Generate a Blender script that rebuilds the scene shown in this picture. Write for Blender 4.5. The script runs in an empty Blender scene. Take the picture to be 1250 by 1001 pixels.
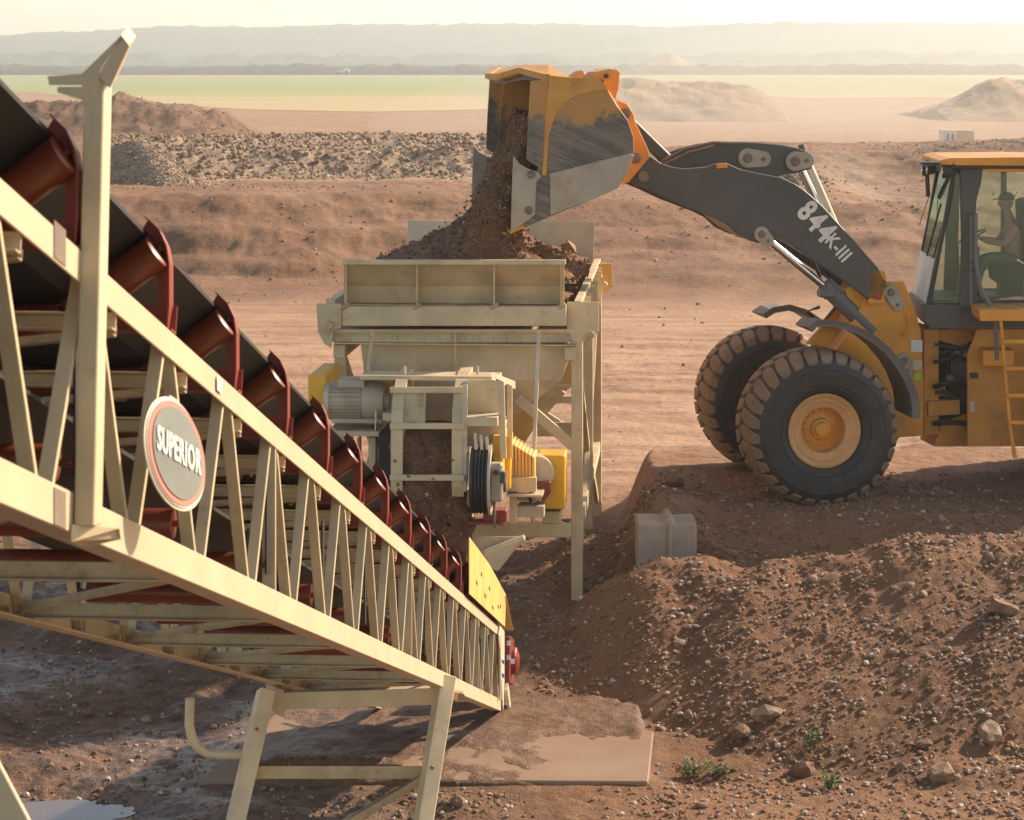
import bpy, bmesh, math, random
import numpy as np
from mathutils import Vector, Matrix

random.seed(7)
S = bpy.context.scene
COL = S.collection
R = math.radians

# ------------------------------------------------------------ camera, sky, sun, exposure
FOC = 2800.0                 # focal length in pixels of a 1250 px wide picture
HC = 5.6                     # camera height over the ground under the loader
cam_d = bpy.data.cameras.new('camera')
cam = bpy.data.objects.new('camera', cam_d)
COL.objects.link(cam)
cam.location = (0, 0, HC)
cam.rotation_euler = (R(90), 0, 0)
cam_d.sensor_width = 36.0
cam_d.sensor_fit = 'HORIZONTAL'
cam_d.lens = FOC / 1250.0 * 36.0
cam_d.shift_y = -(500.5 - 78.0) / 1250.0
cam_d.clip_start = 0.2
cam_d.clip_end = 9000
cam_d.dof.use_dof = True
cam_d.dof.focus_distance = 27.0
cam_d.dof.aperture_fstop = 9.0
S.camera = cam

SUN_EL, SUN_AZ = 31.0, 57.0          # azimuth clockwise from +Y (the view direction)
world = bpy.data.worlds.new('World')
S.world = world
world.use_nodes = True
wn = world.node_tree.nodes
wl = world.node_tree.links
bg = wn['Background']
sky = wn.new('ShaderNodeTexSky')
sky.sky_type = 'NISHITA'
sky.sun_disc = False
sky.sun_elevation = R(SUN_EL)
sky.sun_rotation = R(SUN_AZ)
sky.air_density = 0.8
sky.dust_density = 0.7
sky.ozone_density = 0.6
tint = wn.new('ShaderNodeMix'); tint.data_type = 'RGBA'; tint.blend_type = 'MULTIPLY'
tint.inputs[0].default_value = 1.0
tint.inputs[7].default_value = (1.12, 0.965, 0.79, 1)      # dust in the air warms the whole sky
wl.new(sky.outputs[0], tint.inputs[6]); wl.new(tint.outputs[2], bg.inputs[0])
bg.inputs[1].default_value = 0.14

sun_d = bpy.data.lights.new('sun', 'SUN')
sun_d.energy = 4.8
sun_d.angle = R(1.5)
sun_d.color = (1.0, 0.84, 0.65)
sun = bpy.data.objects.new('sun', sun_d)
COL.objects.link(sun)
sd = Vector((math.cos(R(SUN_EL)) * math.sin(R(SUN_AZ)), math.cos(R(SUN_EL)) * math.cos(R(SUN_AZ)), math.sin(R(SUN_EL))))
sun.rotation_euler = sd.to_track_quat('Z', 'Y').to_euler()
sun.location = (30, 40, 40)

S.view_settings.view_transform = 'Standard'
S.view_settings.look = 'None'
S.view_settings.exposure = 0.90
S.view_settings.gamma = 1.0
S.view_settings.use_curve_mapping = False
S.cycles.volume_max_steps = 64
S.cycles.max_bounces = 7
S.cycles.transparent_max_bounces = 12

# ------------------------------------------------------------ small maths
def PX(px, py, Y):
    """the point at depth Y that the photograph shows at pixel (px, py)"""
    return Vector(((px - 625.0) * Y / FOC, Y, HC - (py - 78.0) * Y / FOC))

class Frame:
    """a machine's own axes; P() meets the sight line with the plane d behind its front plane"""
    def __init__(self, o, yaw):
        c, s = math.cos(R(yaw)), math.sin(R(yaw))
        self.o = Vector(o)
        self.a = Vector((c, -s, 0))       # to the right
        self.b = Vector((s, c, 0))        # away
    def P(self, px, py, d=0.0):
        r = Vector(((px - 625.0) / FOC, 1.0, -(py - 78.0) / FOC))
        c = Vector((0, 0, HC))
        q = self.o + self.b * d
        t = (q - c).dot(self.b) / r.dot(self.b)
        return c + r * t
    def W(self, x, d, z):
        return Vector((self.o.x, self.o.y, 0)) + self.a * x + self.b * d + Vector((0, 0, z))

def _hash(ix, iy, seed):
    n = (ix.astype(np.int64) * 374761393 + iy.astype(np.int64) * 668265263 + seed * 974711) & 0x7fffffff
    n = ((n ^ (n >> 13)) * 1274126177) & 0x7fffffff
    n = ((n ^ (n >> 15)) * 2246822519) & 0x7fffffff
    return (n ^ (n >> 16)) / float(0x7fffffff)

def vnoise(x, y, seed=0):
    x = np.asarray(x, float); y = np.asarray(y, float)
    ix = np.floor(x); iy = np.floor(y)
    fx = x - ix; fy = y - iy
    fx = fx * fx * fx * (fx * (fx * 6 - 15) + 10); fy = fy * fy * fy * (fy * (fy * 6 - 15) + 10)
    a = _hash(ix, iy, seed); b = _hash(ix + 1, iy, seed)
    c = _hash(ix, iy + 1, seed); d = _hash(ix + 1, iy + 1, seed)
    return (a + (b - a) * fx) * (1 - fy) + (c + (d - c) * fx) * fy

def fbm(x, y, octv=4, seed=0, gain=0.5):
    s = 0; amp = 1.0; tot = 0
    for k in range(octv):
        s = s + amp * (vnoise(np.asarray(x) * 2 ** k + 17.3 * k, np.asarray(y) * 2 ** k + 5.1 * k, seed + k) * 2 - 1)
        tot += amp; amp *= gain
    return s / tot

def sst(x, a, b):
    t = np.clip((np.asarray(x, float) - a) / (b - a), 0, 1)
    return t * t * (3 - 2 * t)

# ------------------------------------------------------------ materials
def new_mat(name):
    m = bpy.data.materials.new(name); m.use_nodes = True
    nt = m.node_tree
    return m, nt, nt.nodes, nt.links, nt.nodes['Principled BSDF']

def nnoise(n, l, pos, scale, detail=4, rough=0.55, stretch=None):
    t = n.new('ShaderNodeTexNoise'); t.inputs['Scale'].default_value = scale
    t.inputs['Detail'].default_value = detail; t.inputs['Roughness'].default_value = rough
    if stretch:
        mp = n.new('ShaderNodeMapping'); mp.inputs['Scale'].default_value = stretch
        l.new(pos, mp.inputs['Vector']); l.new(mp.outputs[0], t.inputs['Vector'])
    else:
        l.new(pos, t.inputs['Vector'])
    return t.outputs['Fac']

def nramp(n, l, fac, a, b, lo=0.0, hi=1.0):
    r = n.new('ShaderNodeMapRange'); r.interpolation_type = 'SMOOTHSTEP'
    l.new(fac, r.inputs['Value'])
    r.inputs['From Min'].default_value = a; r.inputs['From Max'].default_value = b
    r.inputs['To Min'].default_value = lo; r.inputs['To Max'].default_value = hi
    return r.outputs['Result']

def nmix(n, l, fac, c1, c2):
    m = n.new('ShaderNodeMix'); m.data_type = 'RGBA'
    if isinstance(fac, float): m.inputs[0].default_value = fac
    else: l.new(fac, m.inputs[0])
    for k, c in ((6, c1), (7, c2)):
        if isinstance(c, tuple): m.inputs[k].default_value = (*c[:3], 1)
        else: l.new(c, m.inputs[k])
    return m.outputs[2]

def nmath(n, l, op, a, b=None):
    m = n.new('ShaderNodeMath'); m.operation = op
    for k, c in ((0, a), (1, b)):
        if c is None: continue
        if isinstance(c, (int, float)): m.inputs[k].default_value = c
        else: l.new(c, m.inputs[k])
    return m.outputs[0]

def nbump(n, l, bsdf, h, strength, dist):
    b = n.new('ShaderNodeBump'); b.inputs['Strength'].default_value = strength
    b.inputs['Distance'].default_value = dist
    l.new(h, b.inputs['Height']); l.new(b.outputs[0], bsdf.inputs['Normal'])
    return b

DUST = (0.30, 0.175, 0.09)
def paint(name, col, rough=0.5, metal=0.0, dirt=0.35, dcol=DUST, scale=4.0, top=0.6, streak=0.0, fade=0.12, edge=None):
    """coat of paint or bare metal with blotchy dust, more of it on faces that look up, and small scratches"""
    m, nt, n, l, p = new_mat(name)
    g = n.new('ShaderNodeNewGeometry')
    pos = g.outputs['Position']
    f1 = nnoise(n, l, pos, scale, 6, 0.65)
    f2 = nnoise(n, l, pos, scale * 7, 3, 0.6)
    var = nmix(n, l, nramp(n, l, nnoise(n, l, pos, scale * 0.6, 3), 0.3, 0.7), tuple(c * (1 - fade) for c in col), tuple(min(1, c * (1 + fade)) for c in col))
    d = nramp(n, l, f1, 0.62 - dirt * 0.35, 0.80 - dirt * 0.1)
    fine = nramp(n, l, f2, 0.45, 0.7)
    d = nmath(n, l, 'MULTIPLY', d, nmath(n, l, 'ADD', nmath(n, l, 'MULTIPLY', fine, 0.5), 0.35))
    sx = n.new('ShaderNodeSeparateXYZ'); l.new(g.outputs['Normal'], sx.inputs[0])
    up = nramp(n, l, sx.outputs['Z'], 0.35, 0.95, 0.0, top)
    up = nmath(n, l, 'MULTIPLY', up, nramp(n, l, f1, 0.3, 0.6, 0.35, 1.0))
    d = nmath(n, l, 'MAXIMUM', nmath(n, l, 'MULTIPLY', d, min(1.0, dirt * 2)), up)
    if streak:
        fs = nnoise(n, l, pos, 1.0, 4, 0.6, (26, 26, 1.3))
        d = nmath(n, l, 'MAXIMUM', d, nramp(n, l, fs, 0.55, 0.85, 0, streak))
    c = nmix(n, l, d, var, dcol)
    if edge:
        fs = nnoise(n, l, pos, 14, 5, 0.7)
        c = nmix(n, l, nramp(n, l, fs, 0.64, 0.70, 0, 0.8), c, edge)
    l.new(c, p.inputs['Base Color'])
    p.inputs['Metallic'].default_value = metal
    rr = nmath(n, l, 'ADD', nmath(n, l, 'MULTIPLY', d, 0.9 - rough), rough)
    l.new(rr, p.inputs['Roughness'])
    nbump(n, l, p, f2, 0.15, 0.004)
    return m

MT = {}
MT['tan'] = paint('tan_paint', (0.63, 0.495, 0.30), 0.42, dirt=0.42, streak=0.35, dcol=(0.33, 0.21, 0.12))
MT['tan_lit_clean'] = paint('tan_paint_sunlit', (0.58, 0.455, 0.295), 0.40, dirt=0.10, top=0.5, fade=0.05)  # lit copy of the tan paint for sun-facing steel, also less dirty
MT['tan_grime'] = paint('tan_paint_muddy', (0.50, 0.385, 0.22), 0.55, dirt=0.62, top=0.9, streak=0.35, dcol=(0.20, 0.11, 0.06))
MT['cream'] = paint('cream_paint', (0.60, 0.51, 0.365), 0.45, dirt=0.18, streak=0.12)
MT['yellow'] = paint('loader_yellow', (0.72, 0.295, 0.03), 0.42, dirt=0.32, streak=0.12)
MT['yellow_dusty'] = paint('loader_yellow_dusty', (0.64, 0.28, 0.045), 0.6, dirt=0.55, top=0.8)
MT['guard'] = paint('guard_yellow', (0.80, 0.42, 0.025), 0.4, dirt=0.15, top=0.4)
MT['skirt'] = paint('skirt_yellow', (0.72, 0.43, 0.13), 0.5, dirt=0.22, top=0.3, streak=0.2)
MT['dark'] = paint('charcoal_paint', (0.075, 0.068, 0.060), 0.45, dirt=0.34, dcol=(0.20, 0.14, 0.09), scale=2.5, top=0.5)
MT['black'] = paint('black_plastic', (0.030, 0.028, 0.026), 0.5, dirt=0.2, dcol=(0.14, 0.10, 0.07), top=0.5)
MT['fender'] = paint('grey_fender', (0.14, 0.135, 0.13), 0.5, dirt=0.25, top=0.5)
MT['steel'] = paint('worn_steel', (0.17, 0.145, 0.12), 0.5, metal=0.3, dirt=0.8, dcol=(0.36, 0.21, 0.105), scale=2.2, streak=0.35, edge=(0.13, 0.10, 0.08))
MT['yellow_worn'] = paint('loader_yellow_worn', (0.64, 0.29, 0.05), 0.5, dirt=0.55, scale=3.0, streak=0.3, edge=(0.20, 0.16, 0.12))
MT['plate'] = paint('pale_wear_plate', (0.40, 0.34, 0.265), 0.55, metal=0.1, dirt=0.55, dcol=(0.34, 0.21, 0.12), streak=0.3)
MT['chrome'] = paint('chrome_rod', (0.75, 0.72, 0.68), 0.12, metal=1.0, dirt=0.05, top=0.1)
MT['red'] = paint('red_oxide', (0.24, 0.034, 0.020), 0.45, dirt=0.28, dcol=(0.22, 0.10, 0.06), top=0.4)
MT['roller'] = paint('roller_red', (0.17, 0.030, 0.010), 0.35, dirt=0.35, dcol=(0.07, 0.025, 0.015), top=0.2)
MT['belt'] = paint('belt_rubber', (0.012, 0.011, 0.010), 0.6, dirt=0.12, dcol=(0.05, 0.035, 0.025), top=0.3)
MT['motor'] = paint('motor_grey', (0.50, 0.43, 0.33), 0.5, dirt=0.35)
MT['concrete'] = paint('concrete', (0.42, 0.34, 0.26), 0.85, dirt=0.38, dcol=(0.30, 0.18, 0.11), scale=3.5, top=0.45, streak=0.3)
MT['tyre'] = paint('tyre_rubber', (0.030, 0.028, 0.027), 0.6, dirt=0.42, dcol=(0.13, 0.095, 0.07), scale=5, top=0.35)
MT['tread'] = paint('tread_dusty', (0.17, 0.11, 0.066), 0.75, dirt=0.9, dcol=(0.36, 0.23, 0.135), scale=5, top=0.8)
MT['rim'] = paint('rim_dusty', (0.60, 0.31, 0.12), 0.6, dirt=0.5, dcol=(0.42, 0.25, 0.14), scale=5)
MT['white'] = paint('white_print', (0.72, 0.68, 0.60), 0.5, dirt=0.12)
MT['sign_grey'] = paint('sign_grey', (0.11, 0.12, 0.10), 0.4, dirt=0.15, scale=10, fade=0.2)
MT['sign_red'] = paint('sign_red', (0.60, 0.13, 0.08), 0.4, dirt=0.1)
MT['lime'] = paint('lime_sticker', (0.50, 0.62, 0.04), 0.5, dirt=0.15)
MT['hose'] = paint('hose_rubber', (0.025, 0.024, 0.024), 0.35, dirt=0.2)

def bucket_mat():
    m, nt, n, l, p = new_mat('scoured_bucket_steel')
    g = n.new('ShaderNodeNewGeometry'); pos = g.outputs['Position']
    mp = n.new('ShaderNodeMapping'); mp.inputs['Rotation'].default_value = (0, R(-24), 0)
    l.new(pos, mp.inputs['Vector']); rp_ = mp.outputs[0]
    f1 = nnoise(n, l, pos, 1.6, 7, 0.7); f2 = nnoise(n, l, rp_, 1.0, 5, 0.65, (1.2, 2, 16)); f3 = nnoise(n, l, rp_, 1.0, 3, 0.6, (2.2, 3, 70))
    c = nmix(n, l, nramp(n, l, f2, 0.38, 0.62), (0.105, 0.088, 0.072), (0.19, 0.160, 0.130))
    c = nmix(n, l, nramp(n, l, f1, 0.50, 0.66, 0, 0.75), c, (0.30, 0.185, 0.10))
    sx = n.new('ShaderNodeSeparateXYZ'); l.new(pos, sx.inputs[0])
    zz = nmath(n, l, 'ADD', sx.outputs['Z'], nmath(n, l, 'MULTIPLY', nmath(n, l, 'SUBTRACT', f1, 0.5), 1.5))
    c = nmix(n, l, nramp(n, l, zz, 4.86, 5.06), c, (0.50, 0.24, 0.06))
    c = nmix(n, l, nramp(n, l, f3, 0.62, 0.68, 0, 0.7), c, (0.42, 0.34, 0.25))
    l.new(c, p.inputs['Base Color']); p.inputs['Metallic'].default_value = 0.15
    p.inputs['Roughness'].default_value = 0.5
    nbump(n, l, p, f3, 0.2, 0.004)
    return m
MT['bucket'] = bucket_mat()

def glass_mat():
    m, nt, n, l, p = new_mat('cab_glass')
    out = n['Material Output']
    tr = n.new('ShaderNodeBsdfTransparent'); tr.inputs[0].default_value = (0.93, 0.975, 0.94, 1)
    gl = n.new('ShaderNodeBsdfGlossy'); gl.inputs['Roughness'].default_value = 0.04
    gl.inputs['Color'].default_value = (0.8, 0.95, 0.85, 1)
    fr = n.new('ShaderNodeFresnel'); fr.inputs['IOR'].default_value = 1.6
    df = n.new('ShaderNodeBsdfDiffuse'); df.inputs['Color'].default_value = (0.42, 0.36, 0.26, 1)
    mx = n.new('ShaderNodeMixShader'); mx2 = n.new('ShaderNodeMixShader')
    g = n.new('ShaderNodeNewGeometry')
    l.new(nramp(n, l, nnoise(n, l, g.outputs['Position'], 3.0, 5), 0.35, 0.8, 0.02, 0.12), mx2.inputs[0])
    l.new(fr.outputs[0], mx.inputs[0]); l.new(tr.outputs[0], mx.inputs[1]); l.new(gl.outputs[0], mx.inputs[2])
    l.new(mx.outputs[0], mx2.inputs[1]); l.new(df.outputs[0], mx2.inputs[2])
    l.new(mx2.outputs[0], out.inputs['Surface'])
    return m
MT['glass'] = glass_mat()

def plain(name, col, rough=0.7):
    m, nt, n, l, p = new_mat(name)
    g = n.new('ShaderNodeNewGeometry')
    f = nnoise(n, l, g.outputs['Position'], 30, 3)
    l.new(nmix(n, l, f, tuple(c * 0.8 for c in col), tuple(c * 1.2 for c in col)), p.inputs['Base Color'])
    p.inputs['Roughness'].default_value = rough
    return m
MT['skin'] = plain('skin', (0.42, 0.22, 0.14), 0.6)
MT['shirt'] = plain('pink_shirt', (0.45, 0.22, 0.22), 0.9)
MT['jeans'] = plain('work_trousers', (0.10, 0.11, 0.13), 0.9)
MT['cap'] = plain('dark_cap', (0.05, 0.06, 0.05), 0.9)
MT['leaf'] = plain('weed_leaf', (0.09, 0.13, 0.03), 0.7)
MT['seatcloth'] = plain('seat_cloth', (0.05, 0.05, 0.05), 0.9)
MT['reflector'] = plain('red_reflector', (0.35, 0.05, 0.03), 0.3)

# ------------------------------------------------------------ mesh building
ORG = {}      # world position of every object built, parents included

class MB:
    def __init__(self): self.v = []; self.f = []
    def add(self, vs, fs):
        k = len(self.v); self.v += [Vector(v) for v in vs]; self.f += [tuple(i + k for i in f) for f in fs]; return self
    def box(self, c, s, ax=None):
        c = Vector(c)
        ax = ax or (Vector((1, 0, 0)), Vector((0, 1, 0)), Vector((0, 0, 1)))
        vs = []
        for sz in (-1, 1):
            for sx, sy in ((-1, -1), (1, -1), (1, 1), (-1, 1)):
                vs.append(c + ax[0] * (sx * s[0] / 2) + ax[1] * (sy * s[1] / 2) + ax[2] * (sz * s[2] / 2))
        return self.add(vs, [(3, 2, 1, 0), (4, 5, 6, 7), (0, 1, 5, 4), (1, 2, 6, 5), (2, 3, 7, 6), (3, 0, 4, 7)])
    def prof(self, p0, p1, pts, u, v, cap=True):
        """sweep closed 2D profile pts (in axes u, v) from p0 to p1"""
        p0 = Vector(p0); p1 = Vector(p1); m = len(pts)
        vs = [p0 + u * a + v * b for a, b in pts] + [p1 + u * a + v * b for a, b in pts]
        fs = [(i, (i + 1) % m, m + (i + 1) % m, m + i) for i in range(m)]
        if cap: fs += [tuple(range(m - 1, -1, -1)), tuple(range(m, 2 * m))]
        return self.add(vs, fs)
    def beam(self, p0, p1, w, h, up=(0, 0, 1)):
        p0 = Vector(p0); p1 = Vector(p1); d = (p1 - p0).normalized()
        u = d.cross(Vector(up)).normalized(); v = u.cross(d)
        return self.prof(p0, p1, [(-w / 2, -h / 2), (w / 2, -h / 2), (w / 2, h / 2), (-w / 2, h / 2)], u, v)
    def angle(self, p0, p1, u, v, a=0.06, b=0.06, t=0.008):
        """L section: legs along u and v from the corner line p0-p1"""
        return self.prof(p0, p1, [(0, 0), (a, 0), (a, t), (t, t), (t, b), (0, b)], Vector(u), Vector(v))
    def chan(self, p0, p1, u, v, a=0.06, b=0.12, t=0.008):
        return self.prof(p0, p1, [(0, 0), (a, 0), (a, t), (t, t), (t, b - t), (a, b - t), (a, b), (0, b)], Vector(u), Vector(v))
    def tube(self, pts, r, n=10, cap=True, rads=None):
        pts = [Vector(p) for p in pts]; m = len(pts); base = len(self.v)
        d0 = (pts[1] - pts[0]).normalized()
        u = d0.orthogonal().normalized()
        for i, p in enumerate(pts):
            d = (pts[min(i + 1, m - 1)] - pts[max(i - 1, 0)]).normalized()
            u = (u - d * u.dot(d)).normalized(); v = d.cross(u)
            rr = rads[i] if rads else r
            for k in range(n):
                a = 2 * math.pi * k / n
                self.v.append(p + u * (rr * math.cos(a)) + v * (rr * math.sin(a)))
        for i in range(m - 1):
            for k in range(n):
                a = base + i * n + k; b = base + i * n + (k + 1) % n
                self.f.append((a, b, b + n, a + n))
        if cap:
            self.f.append(tuple(base + k for k in range(n - 1, -1, -1)))
            self.f.append(tuple(base + (m - 1) * n + k for k in range(n)))
        return self
    def lathe(self, c, axis, prof, n=32, closed=False):
        """prof: list of (distance along axis, radius)"""
        c = Vector(c); axis = Vector(axis).normalized()
        u = axis.cross(Vector((0, 0, 1)))
        u = u.normalized() if u.length > 1e-3 else Vector((1, 0, 0)); v = axis.cross(u)
        base = len(self.v); m = len(prof)
        for a, r in prof:
            for k in range(n):
                t = 2 * math.pi * k / n
                self.v.append(c + axis * a + u * (r * math.cos(t)) + v * (r * math.sin(t)))
        for i in range(m if closed else m - 1):
            for k in range(n):
                a = base + i * n + k; b = base + i * n + (k + 1) % n
                c2 = base + ((i + 1) % m) * n + (k + 1) % n; d = base + ((i + 1) % m) * n + k
                self.f.append((a, b, c2, d))
        if not closed:
            self.f.append(tuple(base + k for k in range(n - 1, -1, -1)))
            self.f.append(tuple(base + (m - 1) * n + k for k in range(n)))
        return self
    def prism(self, pts, th):
        pts = [Vector(p) for p in pts]; th = Vector(th); m = len(pts)
        vs = pts + [p + th for p in pts]
        fs = [tuple(range(m - 1, -1, -1)), tuple(range(m, 2 * m))] + [(i, (i + 1) % m, m + (i + 1) % m, m + i) for i in range(m)]
        return self.add(vs, fs)
    def build(self, name, mat, parent=None, smooth=False, bevel=0.0, loc=None):
        me = bpy.data.meshes.new(name)
        if loc is None:
            n = len(self.v); loc = Vector((sum(v.x for v in self.v) / n, sum(v.y for v in self.v) / n, sum(v.z for v in self.v) / n))
        loc = Vector(loc)
        me.from_pydata([tuple(v - loc) for v in self.v], [], self.f)
        bm = bmesh.new(); bm.from_mesh(me); bmesh.ops.recalc_face_normals(bm, faces=bm.faces)
        bm.to_mesh(me); bm.free()
        o = bpy.data.objects.new(name, me)
        me.materials.append(MT[mat] if isinstance(mat, str) else mat)
        COL.objects.link(o)
        ORG[o] = loc
        if parent is not None:
            o.parent = parent; o.location = loc - ORG[parent]
        else:
            o.location = loc
        if smooth:
            for p in me.polygons: p.use_smooth = True
            try: me.set_sharp_from_angle(angle=R(38))
            except Exception: pass
        if bevel:
            b = o.modifiers.new('bevel', 'BEVEL'); b.width = bevel; b.segments = 1; b.limit_method = 'ANGLE'; b.angle_limit = R(50)
        return o

def copy_at(src, delta, parent=None):
    """copy a part (and its sub-parts), shifted by delta in the world"""
    c = src.copy(); COL.objects.link(c)
    ORG[c] = ORG[src] + Vector(delta)
    c.parent = parent
    c.location = ORG[c] - (ORG[parent] if parent else Vector())
    for ch in list(src.children):
        copy_at(ch, delta, c)
    return c

def thing(name, label, cat, loc, group=None):
    o = bpy.data.objects.new(name, None); COL.objects.link(o)
    o.empty_display_size = 0.3
    o.location = loc; ORG[o] = Vector(loc)
    return tag(o, label, cat, group)

def tag(o, label=None, cat=None, group=None, kind=None):
    if label: o['label'] = label
    if cat: o['category'] = cat
    if group: o['group'] = group
    if kind: o['kind'] = kind
    return o

def np_mesh(name, verts, faces, mat, smooth=True, colors=None):
    """fast mesh from numpy arrays; faces (n,3) or (n,4)"""
    me = bpy.data.meshes.new(name)
    k = faces.shape[1]
    me.vertices.add(len(verts)); me.vertices.foreach_set('co', np.ascontiguousarray(verts, dtype=np.float32).ravel())
    me.loops.add(faces.size); me.loops.foreach_set('vertex_index', np.ascontiguousarray(faces, dtype=np.int32).ravel())
    me.polygons.add(len(faces))
    me.polygons.foreach_set('loop_start', np.arange(0, faces.size, k, dtype=np.int32))
    me.polygons.foreach_set('loop_total', np.full(len(faces), k, dtype=np.int32))
    me.polygons.foreach_set('use_smooth', np.full(len(faces), smooth, dtype=bool))
    me.update(calc_edges=True)
    if colors is not None:
        a = me.color_attributes.new('zone', 'FLOAT_COLOR', 'POINT')
        a.data.foreach_set('color', np.ascontiguousarray(colors, dtype=np.float32).ravel())
    me.materials.append(mat)
    o = bpy.data.objects.new(name, me); COL.objects.link(o); ORG[o] = Vector()
    return o

def text_obj(name, s, size, origin, ax, up, mat, parent, bold=0.0, width=None, extrude=0.004, sx=1.0):
    cu = bpy.data.curves.new(name, 'FONT'); cu.body = s; cu.size = size; cu.extrude = extrude; cu.offset = bold
    cu.align_x = 'CENTER'; cu.align_y = 'CENTER'; cu.resolution_u = 3; cu.space_character = 1.0 + bold * 14 + (0.07 if len(s) == 8 else 0)
    t = bpy.data.objects.new(name, cu); COL.objects.link(t)
    bpy.context.view_layer.update()
    me = bpy.data.meshes.new_from_object(t.evaluated_get(bpy.context.evaluated_depsgraph_get()))
    COL.objects.unlink(t); bpy.data.objects.remove(t)
    ax = Vector(ax).normalized(); up = Vector(up); up = (up - ax * up.dot(ax)).normalized(); nn = ax.cross(up)
    for v in me.vertices:
        c = v.co.copy()
        v.co = ax * (c.x * sx) + up * c.y + nn * c.z
    o = bpy.data.objects.new(name, me); COL.objects.link(o)
    me.materials.clear(); me.materials.append(MT[mat])
    ORG[o] = Vector(origin)
    o.parent = parent; o.location = Vector(origin) - (ORG[parent] if parent else Vector())
    return o
# ------------------------------------------------------------ the ground
def near_h(X, Y):
    u = X / np.maximum(Y, 1) * FOC + 625
    base = np.interp(Y, [0, 22, 25, 28, 34, 40, 60], [-1.15, -1.15, -1.12, -0.86, -1.0, -1.0, -1.0])
    base = base + 0.05 * fbm(X * 0.5, Y * 0.5, 3, 11)
    # churned mud on the left, with wheel ruts running away to the left
    mud = sst(X, 0.4, -0.8) * sst(Y, 33, 29)
    rut = np.sin((X * 0.55 + Y * 0.84) * 5.2 + 1.5 * fbm(X * 0.7, Y * 0.7, 2, 3))
    base = base + mud * (0.020 * rut + 0.075 * fbm(X * 1.6, Y * 2.2, 4, 21, 0.6))
    pud = np.exp(-(((X + 4.05) / 0.62) ** 2 + ((Y - 20.9) / 0.42) ** 2)) + 0.8 * np.exp(-(((X + 4.75) / 0.5) ** 2 + ((Y - 23.3) / 0.28) ** 2))
    base = base - 0.13 * np.clip(pud, 0, 1)
    # flat floor of the slab bed
    slab = sst(X, -3.2, -2.8) * sst(X, 1.6, 1.3) * sst(Y, 21.0, 21.5) * sst(Y, 24.4, 24.0)
    base = base * (1 - slab) + (-1.128) * slab
    # wide rut bumps on the pit floor
    fl = sst(Y, 33, 38)
    base = base + fl * (0.05 * fbm(X * 0.25, Y * 1.6, 4, 31) + 0.035 * np.sin((Y + 0.12 * X + 1.2 * fbm(X * .1, Y * .1, 2, 33)) * 3.4) * sst(fbm(X * .15, Y * .3, 2, 34), -.1, .3) + 0.03 * fbm(X * 2.2, Y * 2.2, 3, 35) + 0.10 * fbm(X * 0.12, Y * 0.18, 3, 36))
    # platform the loader stands on
    xe = 1.62 + (Y - 27.5) * 0.068 + 0.10 * fbm(Y * 0.9, X * 0.5, 3, 41)
    mx = sst(X, xe - 0.52, xe + 0.06)
    mb = 1 - sst(Y + 0.5 * fbm(X * 0.8, Y * 0.3, 3, 44), 33.3, 35.6)
    trough = 0.40 * sst(Y, 28.5, 27.2) * sst(X, 5.2, 4.0) + 0.12 * np.exp(-((Y - 27.0) / 0.5) ** 2)
    pit = 0.25 * np.exp(-((Y - 26.85) / 0.50) ** 2) * sst(X, 1.0, 1.5) * sst(X, 2.7, 2.2)
    plat = 0.02 - trough - pit + 0.055 * fbm(X * 0.9, Y * 0.9, 4, 51) + 0.14 * sst(X, 2.6, 1.9) * sst(Y, 31, 28.5) * sst(Y, 27.2, 27.7)
    rk = np.abs(np.sin((Y + 0.06 * X) * 6.0)) * 0.02 * np.exp(-((Y - 29.5) / 1.2) ** 2)
    plat = plat + rk
    plat = plat + 0.42 * np.exp(-(((X - 2.42) / .30) ** 2 + ((Y - 27.15) / .42) ** 2))
    back = base + (plat - base) * mx * mb
    # spoil round the feeder's feet
    spoil = 0.42 * np.exp(-(((X - 1.05) / 0.55) ** 2 + ((Y - 29.6) / 1.5) ** 2)) + 0.16 * np.exp(-(((X - 0.1) / 0.8) ** 2 + ((Y - 27.0) / 1.3) ** 2))
    back = back + spoil * (1 - mx)
    # mound in front
    yt = np.interp(X, [-0.6, 0.0, 0.7, 1.3, 2.5, 4.0, 9], [25.6, 24.6, 24.2, 23.6, 22.3, 21.35, 21.1]) + 0.25 * fbm(X * 1.2, X * 0 + 3, 3, 61)
    yc = 26.0 + 0.3 * fbm(X * 0.6, X * 0 + 9, 3, 66)
    crest = np.interp(X, [-0.6, -0.2, 0.3, 0.7, 1.2, 1.5, 2.2, 3.2, 4.4, 5.8, 9], [-1.1, -1.02, -0.82, -0.56, -0.22, -0.10, -0.04, -0.06, 0.22, 0.38, 0.42])
    crest = crest + 0.10 * fbm(X * 1.1, X * 0 + 2, 4, 71)
    t = np.clip((Y - yt) / (yc - yt), 0, 1)
    prof = t ** 0.95 * (1 - 0.0 * t)
    zf = base + (crest - base) * (prof * 0.75 + 0.25 * t * t * (3 - 2 * t))
    dist = sst(Y, 25.9, 26.9)
    z = np.where(Y < yc, zf, crest + (back - crest) * sst(Y, yc, yc + 0.85))
    rough = t * (1 - dist)
    z = z + rough * (0.17 * fbm(X * 0.75, Y * 0.75, 3, 83) + 0.052 * fbm(X * 3.4, Y * 3.4, 4, 81, 0.62))
    # a long gully and a slumped clod face on the mound
    z = z - rough * 0.16 * np.exp(-((X - 1.0 - (Y - 23) * 0.55) / 0.30) ** 2)
    z = z + 0.14 * np.exp(-(((X - 5.6) / 0.8) ** 2 + ((Y - 23.6) / 0.7) ** 2))
    z = z - 0.20 * np.exp(-(((X - 5.1) / 0.9) ** 2 + ((Y - 22.1) / 0.35) ** 2))
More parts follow.
